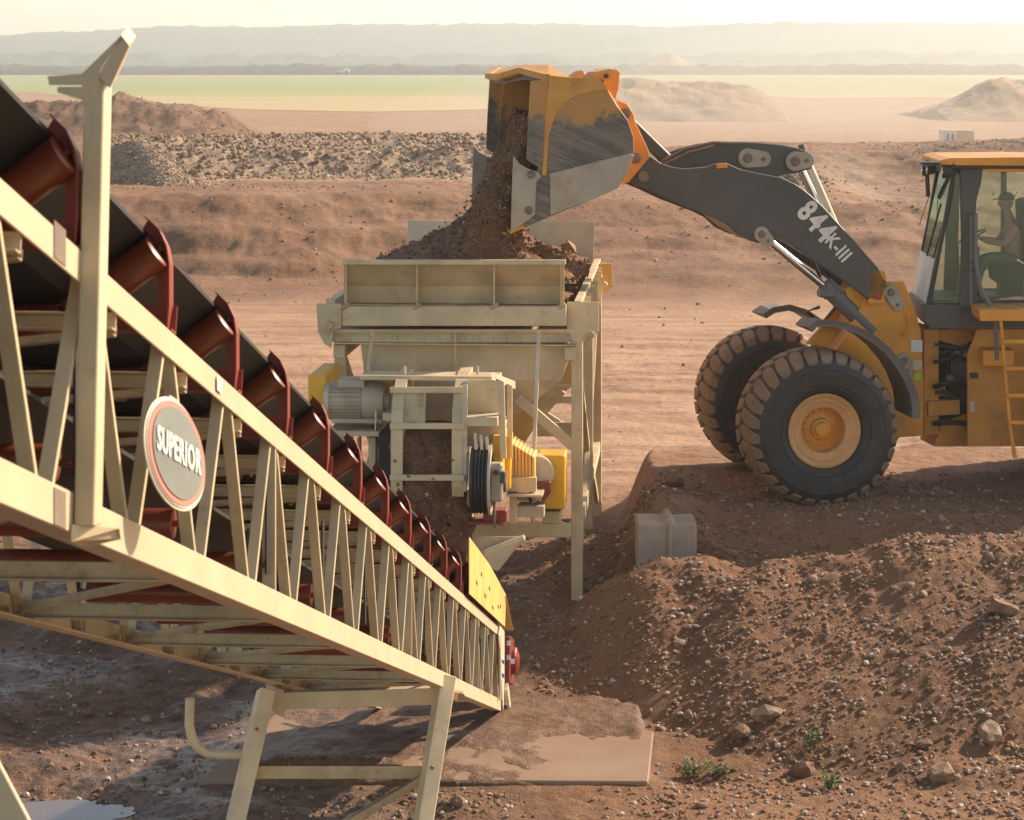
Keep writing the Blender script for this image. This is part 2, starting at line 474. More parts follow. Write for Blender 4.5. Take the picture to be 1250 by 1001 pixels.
    z = z - 0.14 * np.exp(-(((X - 1.75) / 0.35) ** 2 + ((Y - 21.9) / 0.3) ** 2))
    # gravelly grain everywhere
    g = 0.016 * fbm(X * 9, Y * 9, 3, 91, 0.6) * (1 - 0.6 * slab)
    g = g + 0.05 * sst(Y, 26.2, 27.0) * (1 - mx) * sst(Y, 33, 30) * fbm(X * 3.2, Y * 3.2, 3, 95)
    return z + g

UCOL = np.array([-900, 0, 130, 240, 420, 620, 760, 900, 1000, 1080, 1250, 2150], float)
YK = np.array([60, 64, 70, 73, 77, 82, 88, 92, 96, 101, 108, 114, 130, 160, 270, 3200], float)
L_ = [-1, -1, -.75, .30, 1.20, 1.25, 1.30, 2.15, 2.5, 2.4, 1.6, .9, .1, 0, 0, 0]
Lw = [-1, -.95, -.60, .20, .95, 1.1, 1.5, 2.1, 2.3, 2.2, 1.8, 1.2, .3, 0, 0, 0]
M_ = [-1, -.95, -.30, .15, 1.00, 1.05, 1.1, 1.15, 1.2, 1.75, 1.6, .9, .2, 0, 0, 0]
R_ = [-1, -.92, -.25, .15, .80, .95, .95, .90, .80, 1.80, 1.85, 1.5, .3, 0, 0, 0]
R2 = [-1, -.92, -.25, .20, .84, .55, .40, .45, .50, 1.75, 1.85, 1.6, .3, 0, 0, 0]
R3 = [-1, -.92, -.25, .20, .86, .75, .5, .55, .65, 1.85, 2.05, 1.9, .4, 0, 0, 0]
ZT = np.array([Lw, Lw, L_, L_, L_, L_, M_, R_, R_, R2, R3, R3], float)

def far_h(X, Y):
    u = X / np.maximum(Y, 1) * FOC + 625
    uw = u + 25 * fbm(X * 0.06, Y * 0.06, 2, 7)
    Yw = Y + 2.5 * fbm(X * 0.10, Y * 0.10, 3, 5) * sst(Y, 62, 70) * sst(Y, 220, 140) + 0.9 * fbm(X * 0.5, Y * 0.5, 3, 6) * sst(Y, 64, 68) * sst(Y, 160, 120)
    z = np.zeros_like(np.asarray(X, float))
    ui = np.clip(np.searchsorted(UCOL, uw) - 1, 0, len(UCOL) - 2)
    fu = np.clip((uw - UCOL[ui]) / (UCOL[ui + 1] - UCOL[ui]), 0, 1)
    fu = fu * fu * (3 - 2 * fu)
    yi = np.clip(np.searchsorted(YK, Yw) - 1, 0, len(YK) - 2)
    fy = np.clip((Yw - YK[yi]) / (YK[yi + 1] - YK[yi]), 0, 1)
    a = ZT[ui, yi] * (1 - fy) + ZT[ui, yi + 1] * fy
    b = ZT[ui + 1, yi] * (1 - fy) + ZT[ui + 1, yi + 1] * fy
    z = a * (1 - fu) + b * fu
    m = sst(Y, 62, 74) * sst(Y, 190, 125)
    z = z + m * (0.11 * fbm(X * 0.16, Y * 0.20, 3, 15) + 0.065 * fbm(X * 1.2, Y * 1.2, 4, 16, .6))
    # erosion gullies down the pit wall
    z = z + m * sst(Y, 84, 76) * 0.05 * fbm(X * 0.9, Y * 0.3, 4, 17)
    z = z + m * sst(Y, 84, 78) * 0.07 * np.clip(np.sin(z * 7.5 + 2.0 * fbm(X * .12, Y * .12, 3, 19)) * 1.4, -1, 1)
    grav = gravel_mask(X, Y)
    z = z + grav * 0.16 * fbm(X * 1.7, Y * 1.7, 3, 18, 0.7) + m * 0.035 * fbm(X * 3.2, Y * 3.2, 2, 20)
    z = z + 0.10 * sst(Y, 62, 56) * 0
    # talus tongue on the right
    return z

def gravel_mask(X, Y):
    u = X / np.maximum(Y, 1) * FOC + 625
    return sst(Y, 84, 88) * sst(Y, 106, 101) * sst(u, 120, 160) * sst(u, 760, 690)

def height(X, Y):
    X = np.asarray(X, float); Y = np.asarray(Y, float)
    w = sst(Y, 50, 62)
    return near_h(X, Y) * (1 - w) + far_h(X, Y) * w

def soil_mat():
    m, nt, n, l, p = new_mat('soil')
    g = n.new('ShaderNodeNewGeometry'); pos = g.outputs['Position']
    at = n.new('ShaderNodeAttribute'); at.attribute_name = 'zone'
    sp = n.new('ShaderNodeSeparateColor'); l.new(at.outputs['Color'], sp.inputs[0])
    gravel, wet, pale = sp.outputs[0], sp.outputs[1], sp.outputs[2]
    n1 = nnoise(n, l, pos, 0.55, 7, 0.62)
    n2 = nnoise(n, l, pos, 5.0, 6, 0.66)
    n3 = nnoise(n, l, pos, 0.11, 4, 0.6)
    n4 = nnoise(n, l, pos, 42.0, 4, 0.7)
    c = nmix(n, l, nramp(n, l, n1, 0.32, 0.68), (0.128, 0.053, 0.020), (0.232, 0.108, 0.047))
    c = nmix(n, l, nramp(n, l, n2, 0.42, 0.72, 0, 0.5), c, (0.28, 0.155, 0.074))
    c = nmix(n, l, nramp(n, l, n3, 0.45, 0.65, 0, 0.5), c, (0.22, 0.098, 0.050))
    cp = nmix(n, l, nramp(n, l, n1, 0.3, 0.7), (0.335, 0.182, 0.095), (0.435, 0.258, 0.148))
    # wheel streaks across the floor
    ns = nnoise(n, l, pos, 1.0, 5, 0.6, (0.22, 2.6, 0.5))
    cp = nmix(n, l, nramp(n, l, ns, 0.45, 0.62, 0, 0.6), cp, (0.22, 0.110, 0.062))
    c = nmix(n, l, pale, c, cp)
    cg = nmix(n, l, nramp(n, l, nnoise(n, l, pos, 3.0, 5, 0.8), 0.35, 0.65), (0.22, 0.14, 0.085), (0.37, 0.255, 0.165))
    c = nmix(n, l, gravel, c, cg)
    cw = nmix(n, l, nramp(n, l, n2, 0.35, 0.65), (0.080, 0.038, 0.017), (0.18, 0.088, 0.042))
    c = nmix(n, l, wet, c, cw)
    # small pebbles in the grain
    vo = n.new('ShaderNodeTexVoronoi'); vo.inputs['Scale'].default_value = 26.0; l.new(pos, vo.inputs['Vector'])
    peb = nramp(n, l, vo.outputs['Distance'], 0.30, 0.16)
    sc = n.new('ShaderNodeSeparateColor'); l.new(vo.outputs['Color'], sc.inputs[0])
    peb = nmath(n, l, 'MULTIPLY', peb, nramp(n, l, sc.outputs[0], 0.72, 0.80))
    pebc = nmix(n, l, sc.outputs[1], (0.22, 0.13, 0.08), (0.55, 0.42, 0.31))
    c = nmix(n, l, nmath(n, l, 'MULTIPLY', peb, 0.75), c, pebc)
    l.new(c, p.inputs['Base Color'])
    wn_ = nmath(n, l, 'MULTIPLY', wet, nramp(n, l, n1, 0.37, 0.58))
    l.new(nmath(n, l, 'SUBTRACT', 0.92, nmath(n, l, 'MULTIPLY', wn_, 0.60)), p.inputs['Roughness'])
    h = nmath(n, l, 'ADD', nmath(n, l, 'MULTIPLY', n2, 1.0), nmath(n, l, 'MULTIPLY', n4, 0.35))
    h = nmath(n, l, 'ADD', h, nmath(n, l, 'MULTIPLY', peb, 0.25))
    nbump(n, l, p, h, 0.8, 0.07)
    return m
SOIL = soil_mat()

def grid_faces(nr, nc, k0=0):
    i = np.arange(nr - 1)[:, None] * nc + np.arange(nc - 1)[None, :] + k0
    return np.stack([i, i + 1, i + nc + 1, i + nc], -1).reshape(-1, 4)

def wet_mask(X, Y):
    return sst(X, 0.9, -0.4) * sst(Y, 33, 27) * (0.55 + 0.45 * sst(X, 0, -3))

def build_ground():
    t = np.concatenate([np.linspace(-0.75, -0.27, 40, endpoint=False), np.linspace(-0.27, 0.27, 560, endpoint=False), np.linspace(0.27, 0.75, 41)])
    ys = [2.0]
    while ys[-1] < 3000:
        y = ys[-1]
        if y < 18: s = 0.5
        elif y < 20: s = 0.12
        elif y < 28.5: s = 0.026
        elif y < 36: s = 0.06
        elif y < 60: s = 0.16
        elif y < 116: s = 0.22
        elif y < 270: s = 2.0
        else: s = y * 0.06
        ys.append(y + s)
    ys = np.array(ys)
    T, Y = np.meshgrid(t, ys); X = T * Y
    Z = height(X, Y)
    # past the pit the ground is one flat sheet, a touch below the field laid on it
    V = np.stack([X, Y, Z], -1).reshape(-1, 3)
    pale = sst(Y, 33, 37) * (1 - 0.95 * sst(Y, 59, 67)) + sst(Y, 118, 150) * 0.6
    pale = np.clip(pale + 0.22 * sst(fbm(X * 0.25, Y * 0.3, 4, 77), 0.0, 0.4) * sst(Y, 66, 70), 0, 1)
    plat = sst(X, 1.4, 1.9) * sst(Y, 26.9, 27.6) * sst(Y, 36, 34)
    pale = np.maximum(pale, 0.35 * plat)
    u = X / Y * FOC + 625
    talus = np.exp(-((u - 1040 - (Y - 95) * -3) / 60) ** 2) * sst(Y, 84, 90) * sst(Y, 106, 98) * 0.7
    ledge = np.exp(-((Y - 86) / 1.6) ** 2) * sst(u, 800, 600)
    G = np.clip(gravel_mask(X, Y) + talus + 0.0 * ledge, 0, 1)
    pale = np.maximum(pale, ledge * 0.9)
    C = np.stack([G, wet_mask(X, Y), pale, np.ones_like(G)], -1).reshape(-1, 4)
    o = np_mesh('ground', V, grid_faces(*X.shape), SOIL, True, C)
    tag(o, kind='structure')
    return o
ground = build_ground()

# field, a gently waving sheet over the plain
def field_mat():
    m, nt, n, l, p = new_mat('field_grass')
    g = n.new('ShaderNodeNewGeometry'); pos = g.outputs['Position']
    sx = n.new('ShaderNodeSeparateXYZ'); l.new(pos, sx.inputs[0])
    ns = nnoise(n, l, pos, 1.0, 4, 0.6, (0.004, 0.03, 1))
    yy = nmath(n, l, 'ADD', sx.outputs['Y'], nmath(n, l, 'MULTIPLY', ns, 160))
    c = nmix(n, l, nramp(n, l, yy, 420, 560), (0.40, 0.30, 0.13), (0.24, 0.26, 0.08))
    c = nmix(n, l, nramp(n, l, yy, 800, 950), c, (0.25, 0.25, 0.10))
    c = nmix(n, l, nramp(n, l, ns, 0.5, 0.7, 0, 0.4), c, (0.34, 0.22, 0.11))
    l.new(c, p.inputs['Base Color']); p.inputs['Roughness'].default_value = 0.95
    return m
def build_field():
    edge_u = np.array([-1500, 40, 90, 180, 300, 450, 600, 780, 940, 980, 1250, 2300], float)
    edge_p = np.array([112, 113, 118, 126, 134, 137, 134, 122, 118, 120, 118, 118], float)
    us = np.linspace(-1500, 2750, 150)
    ed = np.interp(us, edge_u, edge_p)
    y0 = HC * FOC / (ed - 78.0)
    rows = 40
    X = []; Y = []
    for k in range(rows):
        f = (k / (rows - 1)) ** 1.7
        y = y0 + (1150 - y0) * f
        Y.append(y); X.append((us - 625) / FOC * y)
    X = np.array(X); Y = np.array(Y)
    Z = 0.03 + 0.01 * fbm(X * 0.02, Y * 0.02, 2, 3)
    V = np.stack([X, Y, Z], -1).reshape(-1, 3)
    o = np_mesh('field', V, grid_faces(*X.shape), field_mat(), True)
    tag(o, kind='structure')
build_field()

def far_mat(name, c1, c2, sc):
    m, nt, n, l, p = new_mat(name)
    g = n.new('ShaderNodeNewGeometry'); pos = g.outputs['Position']
    f = nnoise(n, l, pos, sc, 6, 0.65)
    l.new(nmix(n, l, nramp(n, l, f, 0.35, 0.65), c1, c2), p.inputs['Base Color'])
    p.inputs['Roughness'].default_value = 0.95
    return m
M_FOREST = far_mat('forest', (0.030, 0.052, 0.022), (0.075, 0.105, 0.040), 0.03)
M_HEDGE = far_mat('hedge_leaf', (0.045, 0.038, 0.022), (0.10, 0.075, 0.045), 0.2)
M_EARTH = far_mat('bank_earth', (0.21, 0.12, 0.065), (0.33, 0.20, 0.115), 0.5)
M_EARTH2 = far_mat('dark_earth', (0.125, 0.066, 0.036), (0.21, 0.12, 0.066), 0.8)

# hedge line at the end of the field: bumpy crowns along a strip
def bumpy_ridge(name, xs, ys, topf, y_mid, depth, mat, kind, amp_small, fs, seed):
    X, V_ = np.meshgrid(xs, np.linspace(-1, 1, ys))
    Y = y_mid + V_ * depth
    prof = np.clip(1 - np.abs(V_) ** 2.2, 0, 1)
    Z = prof * topf(X) + amp_small * prof * (np.abs(fbm(X * fs, Y * fs, 4, seed)) * 2 + 0.4 * fbm(X * fs * 4, Y * fs * 4, 2, seed + 9)) - 0.5
    P_ = np.stack([X, Y, Z], -1).reshape(-1, 3)
    o = np_mesh(name, P_, grid_faces(*X.shape), mat, True)
    tag(o, kind=kind)
    return o
def hedge_top(X):
    return 4.6 + 0.8 * fbm(X * 0.01, X * 0, 3, 55)
h_ = bumpy_ridge('hedgerow', np.linspace(-900, 900, 1500), 14, hedge_top, 1180, 16, M_HEDGE, 'stuff', 1.2, 0.12, 3)
tag(h_, 'dark continuous hedgerow running across the far end of the field', 'hedgerow')
def hill_top(X):
    u = X / 2700.0 * FOC + 625
    p_ = np.interp(u, [-1500, -200, 0, 60, 130, 200, 330, 420, 620, 760, 830, 900, 1250, 2500], [36, 46, 46, 42, 40, 34, 34, 31, 31, 33, 34, 31, 29, 34])
    return HC + (78 - p_) * 2700 / FOC + 1.5 * fbm(X * 0.012, X * 0, 4, 57)
bumpy_ridge('far_hills', np.linspace(-1900, 1900, 1700), 40, hill_top, 2700, 420, M_FOREST, 'structure', 2.6, 0.030, 8)
def hill2_top(X):
    return 11 + 3 * fbm(X * 0.003, X * 0, 4, 58)
bumpy_ridge('wooded_rise', np.linspace(-1500, 1500, 1300), 30, hill2_top, 1900, 170, M_FOREST, 'structure', 5.0, 0.03, 18)

HEAPV = {}
# heaps: crest given in pixels at a depth, real cross-section behind and in front
def heap(name, Yc, crest, w_front, w_back, mat, seed, rough, zb=None, yk=None, nx=260, ny=70, kind='structure', zones=None, fr=0.5):
    us = np.linspace(crest[0][0], crest[-1][0], nx)
    cp = np.interp(us, [c[0] for c in crest], [c[1] for c in crest])
    Yc = np.interp(us, [c[0] for c in yk], [c[1] for c in yk]) if yk else np.full(nx, float(Yc))
    xs = (us - 625) / FOC * Yc
    zt = HC - (cp - 78) * Yc / FOC
    V_ = np.linspace(-1, 1, ny)
    X, VV = np.meshgrid(xs, V_)
    Y = Yc + np.where(VV < 0, VV * w_front, VV * w_back)
    ZT_ = np.broadcast_to(zt, X.shape)
    zb_ = height(X, Y) - 0.25
    prof = 1 - np.abs(VV) ** 1.25
    prof = np.clip(prof, 0, 1)
    ends = np.minimum(1, np.minimum(np.arange(nx), np.arange(nx)[::-1]) / 6.0)[None, :]
    Z = zb_ + (ZT_ - zb_ + 0.0) * prof * ends
    Z = Z + prof * ends * rough * fbm(X * fr, Y * fr, 5, seed, 0.6)
    Y = Y + rough * 2 * fbm(X * 0.15, Y * 0.15, 3, seed + 5)
    C = np.zeros((X.size, 4)); C[:, 3] = 1
    if zones is not None: C[:, 0] = zones[0]; C[:, 2] = zones[2]
    o = np_mesh(name, np.stack([X, Y, Z], -1).reshape(-1, 3), grid_faces(*X.shape), mat, True, C)
    HEAPV[name] = np.stack([X, Y, Z], -1).reshape(-1, 3)
    tag(o, kind=kind)
    return o
heap('earth_berm', 128, [(-420, 150), (-200, 124), (20, 126), (45, 123), (90, 126), (135, 122), (142, 115), (165, 119), (200, 124), (228, 126), (245, 132), (262, 135), (285, 146), (310, 160), (335, 172)], 8, 12, M_EARTH2, 31, 0.45, nx=520)
heap('gravel_ridge', 89, [(110, 200), (130, 184), (148, 173), (165, 170), (188, 180), (205, 195), (222, 210), (240, 222), (270, 232)], 3.2, 3.5, SOIL, 33, 0.10, zones=(1, 0, 0.3), nx=150, fr=1.6, yk=[(110, 90), (150, 88), (205, 84.5), (240, 82.5), (270, 81)])
heap('dust_mound', 235, [(660, 130), (700, 106), (740, 99), (800, 98), (880, 98), (910, 102), (930, 112), (955, 124)], 14, 25, M_EARTH, 35, 0.8, nx=200, fr=0.25)
heap('far_mound', 235, [(1125, 138), (1160, 124), (1180, 112), (1205, 97), (1225, 94), (1250, 98), (1330, 104), (1420, 136)], 14, 25, M_EARTH, 37, 0.9, nx=160, fr=0.25)
heap('distant_spoil_heap', 1500, [(775, 80), (795, 72), (815, 66), (822, 66), (842, 76), (858, 80)], 60, 60, M_EARTH, 39, 1.0, nx=60, ny=30, fr=0.05)
heap('spoil_ridge', 102, [(980, 200), (1020, 187), (1090, 183), (1140, 181), (1165, 177), (1200, 174), (1250, 170), (1400, 160), (1600, 180)], 3.6, 9, M_EARTH2, 41, 0.22, nx=420, fr=0.8)
heap('talus_tongue', 93, [(960, 214), (985, 208), (1010, 222), (1035, 238), (1065, 254), (1085, 268)], 5, 4.0, SOIL, 42, 0.10, nx=140, zones=(0.75, 0, 0.3), fr=1.4)
heap('low_bank', 78, [(380, 252), (450, 246), (560, 240), (640, 235), (700, 233), (760, 237), (830, 246), (900, 252), (980, 256), (1070, 262), (1085, 259), (1160, 257), (1250, 255), (1500, 250), (1600, 262)], 4.2, 5, SOIL, 43, 0.10, nx=420, zones=(0, 0, 0.12), fr=0.6)
# ------------------------------------------------------------ the truss conveyor
YT = 23.6; W_ = 1.34; DEP = 0.85; Y_END = 1.0
def CV(Y, t=0.0, n=0.0):
    """t metres to the right of the near chord, n metres over its lower edge, at depth Y"""
    return Vector((-0.11 - 0.0695 * (YT - Y), Y, -1.06 + 0.313 * (YT - Y))) + CR * t + Vector((0, 0, n))
CD = Vector((-0.0695, -1.0, 0.313)).normalized()       # up the conveyor, towards the camera
CR = Vector((1.0, -0.0695, 0)).normalized()            # its right-hand side
CN = CR.cross(-CD).normalized()
if CN.z < 0: CN = -CN
CL = -CR

conv = thing('truss_conveyor', 'long beige steel truss conveyor with black belt and round grey sign rising to the left', 'conveyor', CV(YT, -W_ / 2, -0.1))

# chords: the vertical leg outside, the flange turned in
for k, (t, sgn) in enumerate(((0.0, -1), (-W_, 1))):
    lo = MB().angle(CV(YT, t), CV(Y_END, t), CR * sgn, CN, 0.10, 0.115, 0.010)
    lo.build('bottom_chord', 'tan_lit_clean' if k == 0 else 'tan', conv, bevel=0.003)
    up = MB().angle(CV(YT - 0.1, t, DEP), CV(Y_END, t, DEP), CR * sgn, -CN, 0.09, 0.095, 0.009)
    up.build('top_chord', 'tan_lit_clean' if k == 0 else 'tan', conv, bevel=0.003)

# zigzag angles between the chords, repeated along both sides
P0 = 10.16; PITCH = 1.062
apex = [P0 + PITCH * k for k in range(-8, 13)]
for t, sg in ((0.0, 1), (-W_, -1)):
    srcs = None
    ins = -0.012 * sg
    for Y in apex:
        if srcs is None:
            Y0 = Y
            a0 = CV(Y - 0.045, t + ins, DEP - 0.03); b0 = CV(Y - PITCH / 2 + 0.03, t + ins, 0.02)
            d = (b0 - a0).normalized(); u = CR * (-sg); v = d.cross(u).normalized()
            if v.y < 0: v = -v
            m1 = MB().angle(a0, b0, u, v, 0.048, 0.022, 0.007).build('truss_brace', 'tan', conv, bevel=0.002)
            a1 = CV(Y + 0.045, t + ins, DEP - 0.03); b1 = CV(Y + PITCH / 2 - 0.03, t + ins, 0.02)
            d = (b1 - a1).normalized(); v = d.cross(u).normalized()
            if v.y < 0: v = -v
            m2 = MB().angle(a1, b1, u, v, 0.048, 0.022, 0.007).build('truss_brace', 'tan', conv, bevel=0.002)
            srcs = (m1, m2)
        else:
            dl = CV(Y) - CV(Y0)
            copy_at(srcs[0], dl, conv); copy_at(srcs[1], dl, conv)
# splice uprights, a sticker, dark plates painting the shade left of the mast
for Y in (4.0, P0, 15.5, 20.9):
    for t, sg in ((0.0, 1), (-W_, -1)):
        MB().angle(CV(Y, t - 0.004 * sg, 0.02), CV(Y, t - 0.004 * sg, DEP - 0.02), CR * (-sg), Vector((0, 1, 0)), 0.06, 0.03, 0.007).build('upright', 'tan', conv, bevel=0.002)
for Y, n in ((6.62, 0.0), (6.62, DEP - 0.093), (9.95, 0.0), (17.9, 0.0), (8.8, DEP - 0.093), (14.0, DEP - 0.093)):
    if Y in (8.8,):
        a = CV(Y, 0.006, n + 0.02); MB().prism([a, a - CD * 0.10, a - CD * 0.10 + Vector((0, 0, 0.055)), a + Vector((0, 0, 0.055))], CR * 0.002).build('sticker', 'white', conv)
    elif Y in (6.62,):
        a = CV(Y, 0.001, n + 0.003); MB().prism([a + CD * 0.13, a, a + Vector((0, 0, 0.105)), a + CD * 0.13 + Vector((0, 0, 0.105))], CR * 0.002).build('joint_or_shade_plate', 'steel', conv)  # thin dark plate stands in for the shaded stretch of chord

# underside: cross channels and raking braces at every panel point
cross0 = rake0 = None
for i, Y in enumerate(apex):
    Yb = Y + PITCH / 2
    if Yb > YT - 0.2 or i % 2 == 1: continue
    if cross0 is None:
        Yc0 = Yb
        cross0 = MB().angle(CV(Yb, -0.012, 0.012), CV(Yb, -W_ + 0.012, 0.012), CN, CD, 0.075, 0.05, 0.007).build('bottom_crosspiece', 'tan_grime', conv, bevel=0.002)
    else:
        copy_at(cross0, CV(Yb) - CV(Yc0), conv)
    if True:
        if rake0 is None:
            Yr0 = Yb
            rake0 = MB().angle(CV(Yb, -0.03, 0.03), CV(Yb + PITCH * 1.9, -W_ + 0.05, 0.03), CN, CD, 0.04, 0.04, 0.006).build('raking_brace', 'tan_grime', conv, bevel=0.002)
        else:
            copy_at(rake0, CV(Yb) - CV(Yr0), conv)
    # diagonal frame across the inside of the truss at alternate panels
top0 = None
for i, Y in enumerate(apex):
    if Y > YT - 0.5: continue
    if top0 is None:
        Yt0 = Y
        top0 = MB().chan(CV(Y + 0.30, -0.012, DEP - 0.15), CV(Y + 0.30, -W_ + 0.012, DEP - 0.15), CD, CN, 0.05, 0.055, 0.007).build('top_crosspiece', 'tan', conv, bevel=0.002)
        dg0 = MB().angle(CV(Y + 0.34, -0.02, DEP - 0.16), CV(Y + 0.9, -W_ + 0.02, DEP - 0.18), CN, CD, 0.035, 0.04, 0.007).build('top_brace', 'tan_grime', conv, bevel=0.002)
    else:
        copy_at(top0, CV(Y) - CV(Yt0), conv); copy_at(dg0, CV(Y) - CV(Yt0), conv)

# the troughed belt and its return run
TC = -W_ / 2; NB = DEP + 0.11
def belt_pts(lift=0.0):
    hw = 0.235; wing = 0.408
    return [(-hw - wing * math.cos(0.62), wing * math.sin(0.62)), (-hw - 0.06, 0.015), (-hw + 0.02, 0), (hw - 0.02, 0), (hw + 0.06, 0.015), (hw + wing * math.cos(0.62), wing * math.sin(0.62))]
def belt_run(Ya, Yb, seg):
    mb = MB(); prev = None; th = 0.016
    bp = belt_pts(); ring = [(x, z) for x, z in bp] + [(x, z + th) for x, z in reversed(bp)]
    m = len(ring)
    for k in range(seg + 1):
        Y = Ya + (Yb - Ya) * k / seg
        base = len(mb.v)
        sag = 0.012 * math.sin(k * math.pi)  # belt rests on the idlers
        for x, z in ring: mb.v.append(CV(Y, TC + x, NB + z - sag))
        if k:
            for i in range(m): mb.f.append((base - m + i, base - m + (i + 1) % m, base + (i + 1) % m, base + i))
    mb.f.append(tuple(range(m))); mb.f.append(tuple(range(len(mb.v) - m, len(mb.v))))
    return mb
belt_run(YT - 0.25, Y_END, 30).build('belt', 'belt', conv)
rb = MB().prof(CV(YT - 0.25, TC - 0.56, 0.30), CV(Y_END, TC - 0.56, 0.42), [(0, 0), (1.12, 0), (1.12, 0.014), (0, 0.014)], CR, CN)
rb.build('return_belt', 'belt', conv)
tp = MB().lathe(CV(YT - 0.28, TC - 0.55, 0.62), CR, [(0, 0.05), (0, 0.27), (1.10, 0.27), (1.10, 0.05)], 28)
tp.build('tail_pulley', 'steel', conv, smooth=True)

# troughing idlers: red frame, three rollers
IP = 1.243; I0 = 8.10
ids = [I0 + IP * k for k in range(-5, 13)]
def make_idler(Y):
    o = CV(Y, TC, DEP)
    mb = MB()
    hw = W_ / 2 + 0.0
    # base angle across the stringers
    mb.angle(o - CR * hw + CN * 0.003, o + CR * hw + CN * 0.003, CD, CN, 0.075, 0.10, 0.008)
    fr = None
    for s in (-1, 1):
        # bent side stand, open towards the belt
        pts = [(.640, 0), (.648, .10), (.648, .25), (.638, .31), (.612, .365), (.565, .41)]
        w = 0.058; inner = [(.590, 0), (.602, .10), (.602, .235), (.592, .28), (.572, .320), (.535, .362)]
        poly = [o + CR * (s * x) + Vector((0, 0, z)) - CD * 0.03 for x, z in pts + inner[::-1]]
        mb.prism(poly, CD * 0.010)
        # folded outer flange
        for a, b in zip(pts[:-1], pts[1:]):
            mb.prism([o + CR * (s * a[0]) + Vector((0, 0, a[1])) - CD * 0.03, o + CR * (s * b[0]) + Vector((0, 0, b[1])) - CD * 0.03, o + CR * (s * b[0]) + Vector((0, 0, b[1])) + CD * 0.038, o + CR * (s * a[0]) + Vector((0, 0, a[1])) + CD * 0.038], CR * (s * 0.007))
        mb.box(o + CR * (s * 0.245) + Vector((0, 0, 0.045)) - CD * 0.0, (0.012, 0.05, 0.10), (CR, CD, CN))
    fr = mb.build('idler_frame', 'red', conv, bevel=0.0)
    rr = 0.068
    def roll(c, ax, L):
        return MB().lathe(c - ax * (L / 2), ax, [(-0.018, 0.012), (0, 0.012), (0, rr - 0.01), (0.006, rr), (L - 0.006, rr), (L, rr - 0.01), (L, 0.012), (L + 0.018, 0.012)], 20)
    dn = CN * (rr + 0.006)
    roll(CV(Y, TC, NB) - dn, CR, 0.40).build('roller', 'roller', fr, smooth=True)
    for s in (-1, 1):
        ax = (CR * (s * math.cos(0.62)) + Vector((0, 0, math.sin(0.62)))).normalized()
        nrm = (ax.cross(CD)).normalized()
        if nrm.z < 0: nrm = -nrm
        c = CV(Y, TC + s * (0.225 + 0.235 * math.cos(0.62)), NB + 0.235 * math.sin(0.62)) - nrm * (rr + 0.004)
        roll(c, ax, 0.385).build('wing_roller', 'roller', fr, smooth=True)
    return fr
id0 = make_idler(ids[0])
for Y in ids[1:]:
    copy_at(id0, CV(Y) - CV(ids[0]), conv)
# return idlers hung under the stringers
r0 = None
for k, Y in enumerate([I0 + 1.62 * j + 0.4 for j in range(-4, 9)]):
    if r0 is None:
        Yr = Y
        mb = MB()
        o = CV(Y, TC, 0.30)
        mb.lathe(o - CR * 0.58 - CN * 0.07, CR, [(-0.05, 0.012), (0, 0.012), (0, 0.055), (1.16, 0.055), (1.16, 0.012), (1.21, 0.012)], 18)
        r0 = mb.build('return_roller', 'roller', conv, smooth=True)
        for s in (-1, 1):
            hb = MB().box(o + CR * (s * 0.635) + Vector((0, 0, 0.10)), (0.008, 0.05, 0.42), (CR, CD, Vector((0, 0, 1))))
            hb.build('hanger', 'belt', r0)
    else:
        copy_at(r0, CV(Y) - CV(Yr), conv)

# side mast with its forked head
mY = 6.70
px_, D_ = CR, Vector((0, 1, 0))
mb0 = CV(mY, 0.004, 0.02); lean = Vector((0.0, 0.17, 0))
ht = PX(118, 90, mY + 0.1).z - mb0.z
top_ = mb0 + Vector((0.0, 0, ht)) + lean
mm = MB()
u = CR; v = (top_ - mb0).normalized().cross(u).normalized()
if v.y < 0: v = -v
w1, w2, th = 0.060, 0.10, 0.008
u0 = 0.0
mm.prof(mb0 - u * 0.0, top_, [(0, 0), (w1, 0), (w1, w2), (0, w2)], u, v)
mast = mm.build('mast', 'tan', conv, bevel=0.004)
# head plate: an arm to the left and a raked horn to the right
def hp(px, py): 
    return Frame(top_, 0).P(px, py, -0.014)
hd = MB().prism([hp(100, 128), hp(100, 104), hp(60, 104), hp(58, 93), hp(100, 90), hp(148, 43), hp(150, 48), hp(135, 64), hp(121, 86), hp(121, 128)], (0, 0.010, 0))
hd.build('mast_head', 'tan', conv)
hd = MB().prism([hp(148, 43), hp(158, 56), hp(134, 108), hp(121, 94), hp(123, 86), hp(136, 64)], (0.0, 0.12, 0.03))
hd.build('mast_horn', 'tan', conv)
MB().prism([hp(70, 106), hp(100, 106), hp(100, 122), hp(70, 113)], (0, 0.06, 0)).build('mast_stop', 'tan', conv)
# foot gusset of the mast
f0 = CV(mY + 0.12, 0.006, -0.03)
MB().prism([f0, f0 - CD * -0.16, f0 - CD * -0.16 + Vector((0, 0, 0.05)), f0 + CR * 0.10 - CD * 0.02 + Vector((0, 0, 0.06)), f0 + CR * 0.10 - CD * 0.04 + Vector((0, 0, 0.03))], Vector((0, 0.012, 0.0))).build('mast_foot', 'tan', conv)
